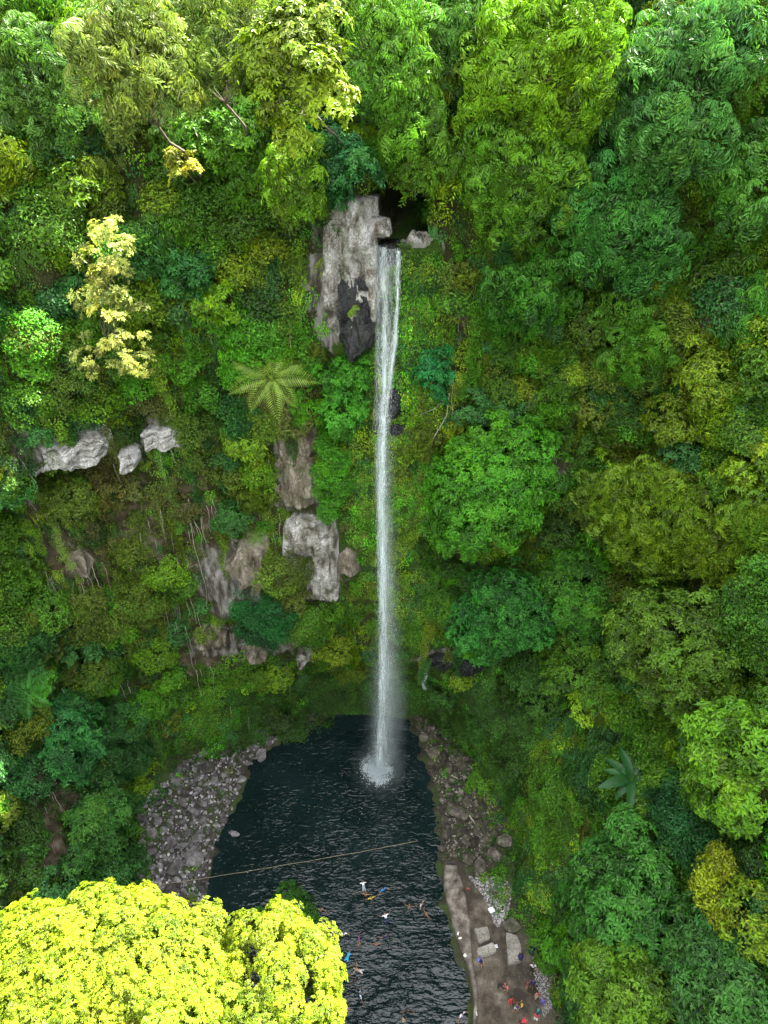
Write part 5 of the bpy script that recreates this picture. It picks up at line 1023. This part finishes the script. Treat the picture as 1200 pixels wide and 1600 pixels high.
for lb, u, v, po, ro, sh, so_ in LAND:
    sc_ = .62 if 'child' in lb else 1; person(lb, u, v, .66 - (.36 if po == 'sit' else 0), po, ro, sh, so_, 0, sc_, zp=1.3 if sc_ == 1 else 1.0)
# bags and cloths left on the stones
def backpack(label, u, v, z, c, s=1, rot=0):
    root = empty('backpack', (*at_height(u, v, z)[:2], z)); tag(root, label, 'backpack'); root.rotation_euler = (0, 0, R(rot)); root.scale = (s,) * 3
    def blk(name, size, loc, bev):
        bm = bmesh.new(); bmesh.ops.create_cube(bm, size=1); bmesh.ops.scale(bm, vec=size, verts=bm.verts); bmesh.ops.bevel(bm, geom=list(bm.edges), offset=bev, segments=3, affect='EDGES'); bmesh.ops.translate(bm, vec=loc, verts=bm.verts)
        me = bpy.data.meshes.new(name); bm.to_mesh(me); bm.free(); me.materials.append(CLOTH); me.polygons.foreach_set('use_smooth', np.ones(len(me.polygons), bool)); o = bpy.data.objects.new(name, me); col.objects.link(o); o.parent = root; o.color = (*c, 1)
    blk('main_pocket', (.42, .3, .5), (0, 0, .25), .09); blk('front_pocket', (.3, .12, .26), (0, -.18, .18), .05)
    for s_ in (-1, 1):
        V, Fc = tube([(s_ * .12, .14, .46), (s_ * .13, .24, .36), (s_ * .13, .24, .18), (s_ * .14, .14, .08)], .022, 6); o = bpy.data.objects.new('strap', mesh_np('strap', V, Fc, CLOTH, True)); col.objects.link(o); o.parent = root; o.color = (*c, 1)
backpack('round navy bag on the gravel at the green edge of the terrace', 831, 1488, .8, (.015, .015, .09), 1.25, 30)
backpack('dark navy bag at the lower corner of the long pale slab', 813, 1497, 1.0, (.012, .014, .07), 1.1, -20)
def cloth_piece(label, u, v, z, w, l, c, rot, name='towel', cat='towel'):
    p = at_height(u, v, z); n = 9; A, B = np.meshgrid(np.linspace(-.5, .5, n), np.linspace(-.5, .5, n)); Q = np.c_[A.ravel() * w, B.ravel() * l, np.zeros(n * n)]; H = .05 + fbm(Q * 5 + u, 3, 7) * .05; V = np.c_[Q[:, 0] + fbm(Q * 3 + 5, 2, 9) * .06, Q[:, 1], H]; i = np.arange(n * n).reshape(n, n)
    F4 = np.stack([i[:-1, :-1], i[:-1, 1:], i[1:, 1:], i[1:, :-1]], -1).reshape(-1, 4); Vb = V.copy(); Vb[:, 2] -= .02; rim = np.concatenate([i[0, :], i[1:, -1], i[-1, -2::-1], i[-2:0:-1, 0]]); r2_ = np.roll(rim, -1)
    o = link(name, mesh_np(name, np.vstack([V, Vb]), np.vstack([F4, F4[:, ::-1] + n * n, np.stack([rim, rim + n * n, r2_ + n * n, r2_], -1)]), CLOTH, True)); o.location = (p[0], p[1], z); o.rotation_euler = (0, 0, R(rot)); o.color = (*c, 1); tag(o, label, cat)
cloth_piece('crumpled white towel on the pale gravel heap', 768, 1422, .85, .5, .5, (.72, .73, .75), 20)
cloth_piece('small white cloth on the retaining wall, upper of two', 716, 1459, .9, .12, .3, (.75, .75, .75), -20, 'cloth', 'cloth'); cloth_piece('small white cloth on the retaining wall, lower of two', 719, 1466, .9, .28, .14, (.75, .75, .72), 15, 'cloth', 'cloth')
cloth_piece('white bundle on the wall left of the person in blue', 727, 1493, .9, .24, .26, (.72, .72, .7), 40, 'cloth', 'cloth'); cloth_piece('white scrap on the wall at the bottom of the terrace', 745, 1584, .9, .1, .32, (.6, .6, .6), 0, 'cloth', 'cloth')
cloth_piece('small white cloth near the foot of the long pale slab', 775, 1479, .85, .3, .3, (.6, .6, .62), 10, 'cloth', 'cloth')

# sunlit pale shrub reaching out of the left cliff, where the sun comes over the rim
tree('sunlit_tree', 'slender tree with pale yellow sunlit tips standing out from the left cliff', 'tree', hit(175, 470)[0] + unit(CAM - hit(175, 470)[0]) * 5.5, (2.5, 1.5, 5.8), (.24, .31, .12), kind='rosette', lobes=24, ts=.8, dens=.75, lobe_r=(.14, .36), trunk_r=.06, hug=hit(175, 470)[1], seed=12)
tree('sunlit_tree', 'small sunlit tuft of yellow leaves on the left rim below the fresh green tree', 'tree', hit(283, 256)[0] + unit(CAM - hit(283, 256)[0]) * 5.5, (1.6, 1, .8), (.22, .27, .05), kind='rosette', lobes=5, ts=.8, dens=.9, hug=hit(283, 256)[1], seed=15)
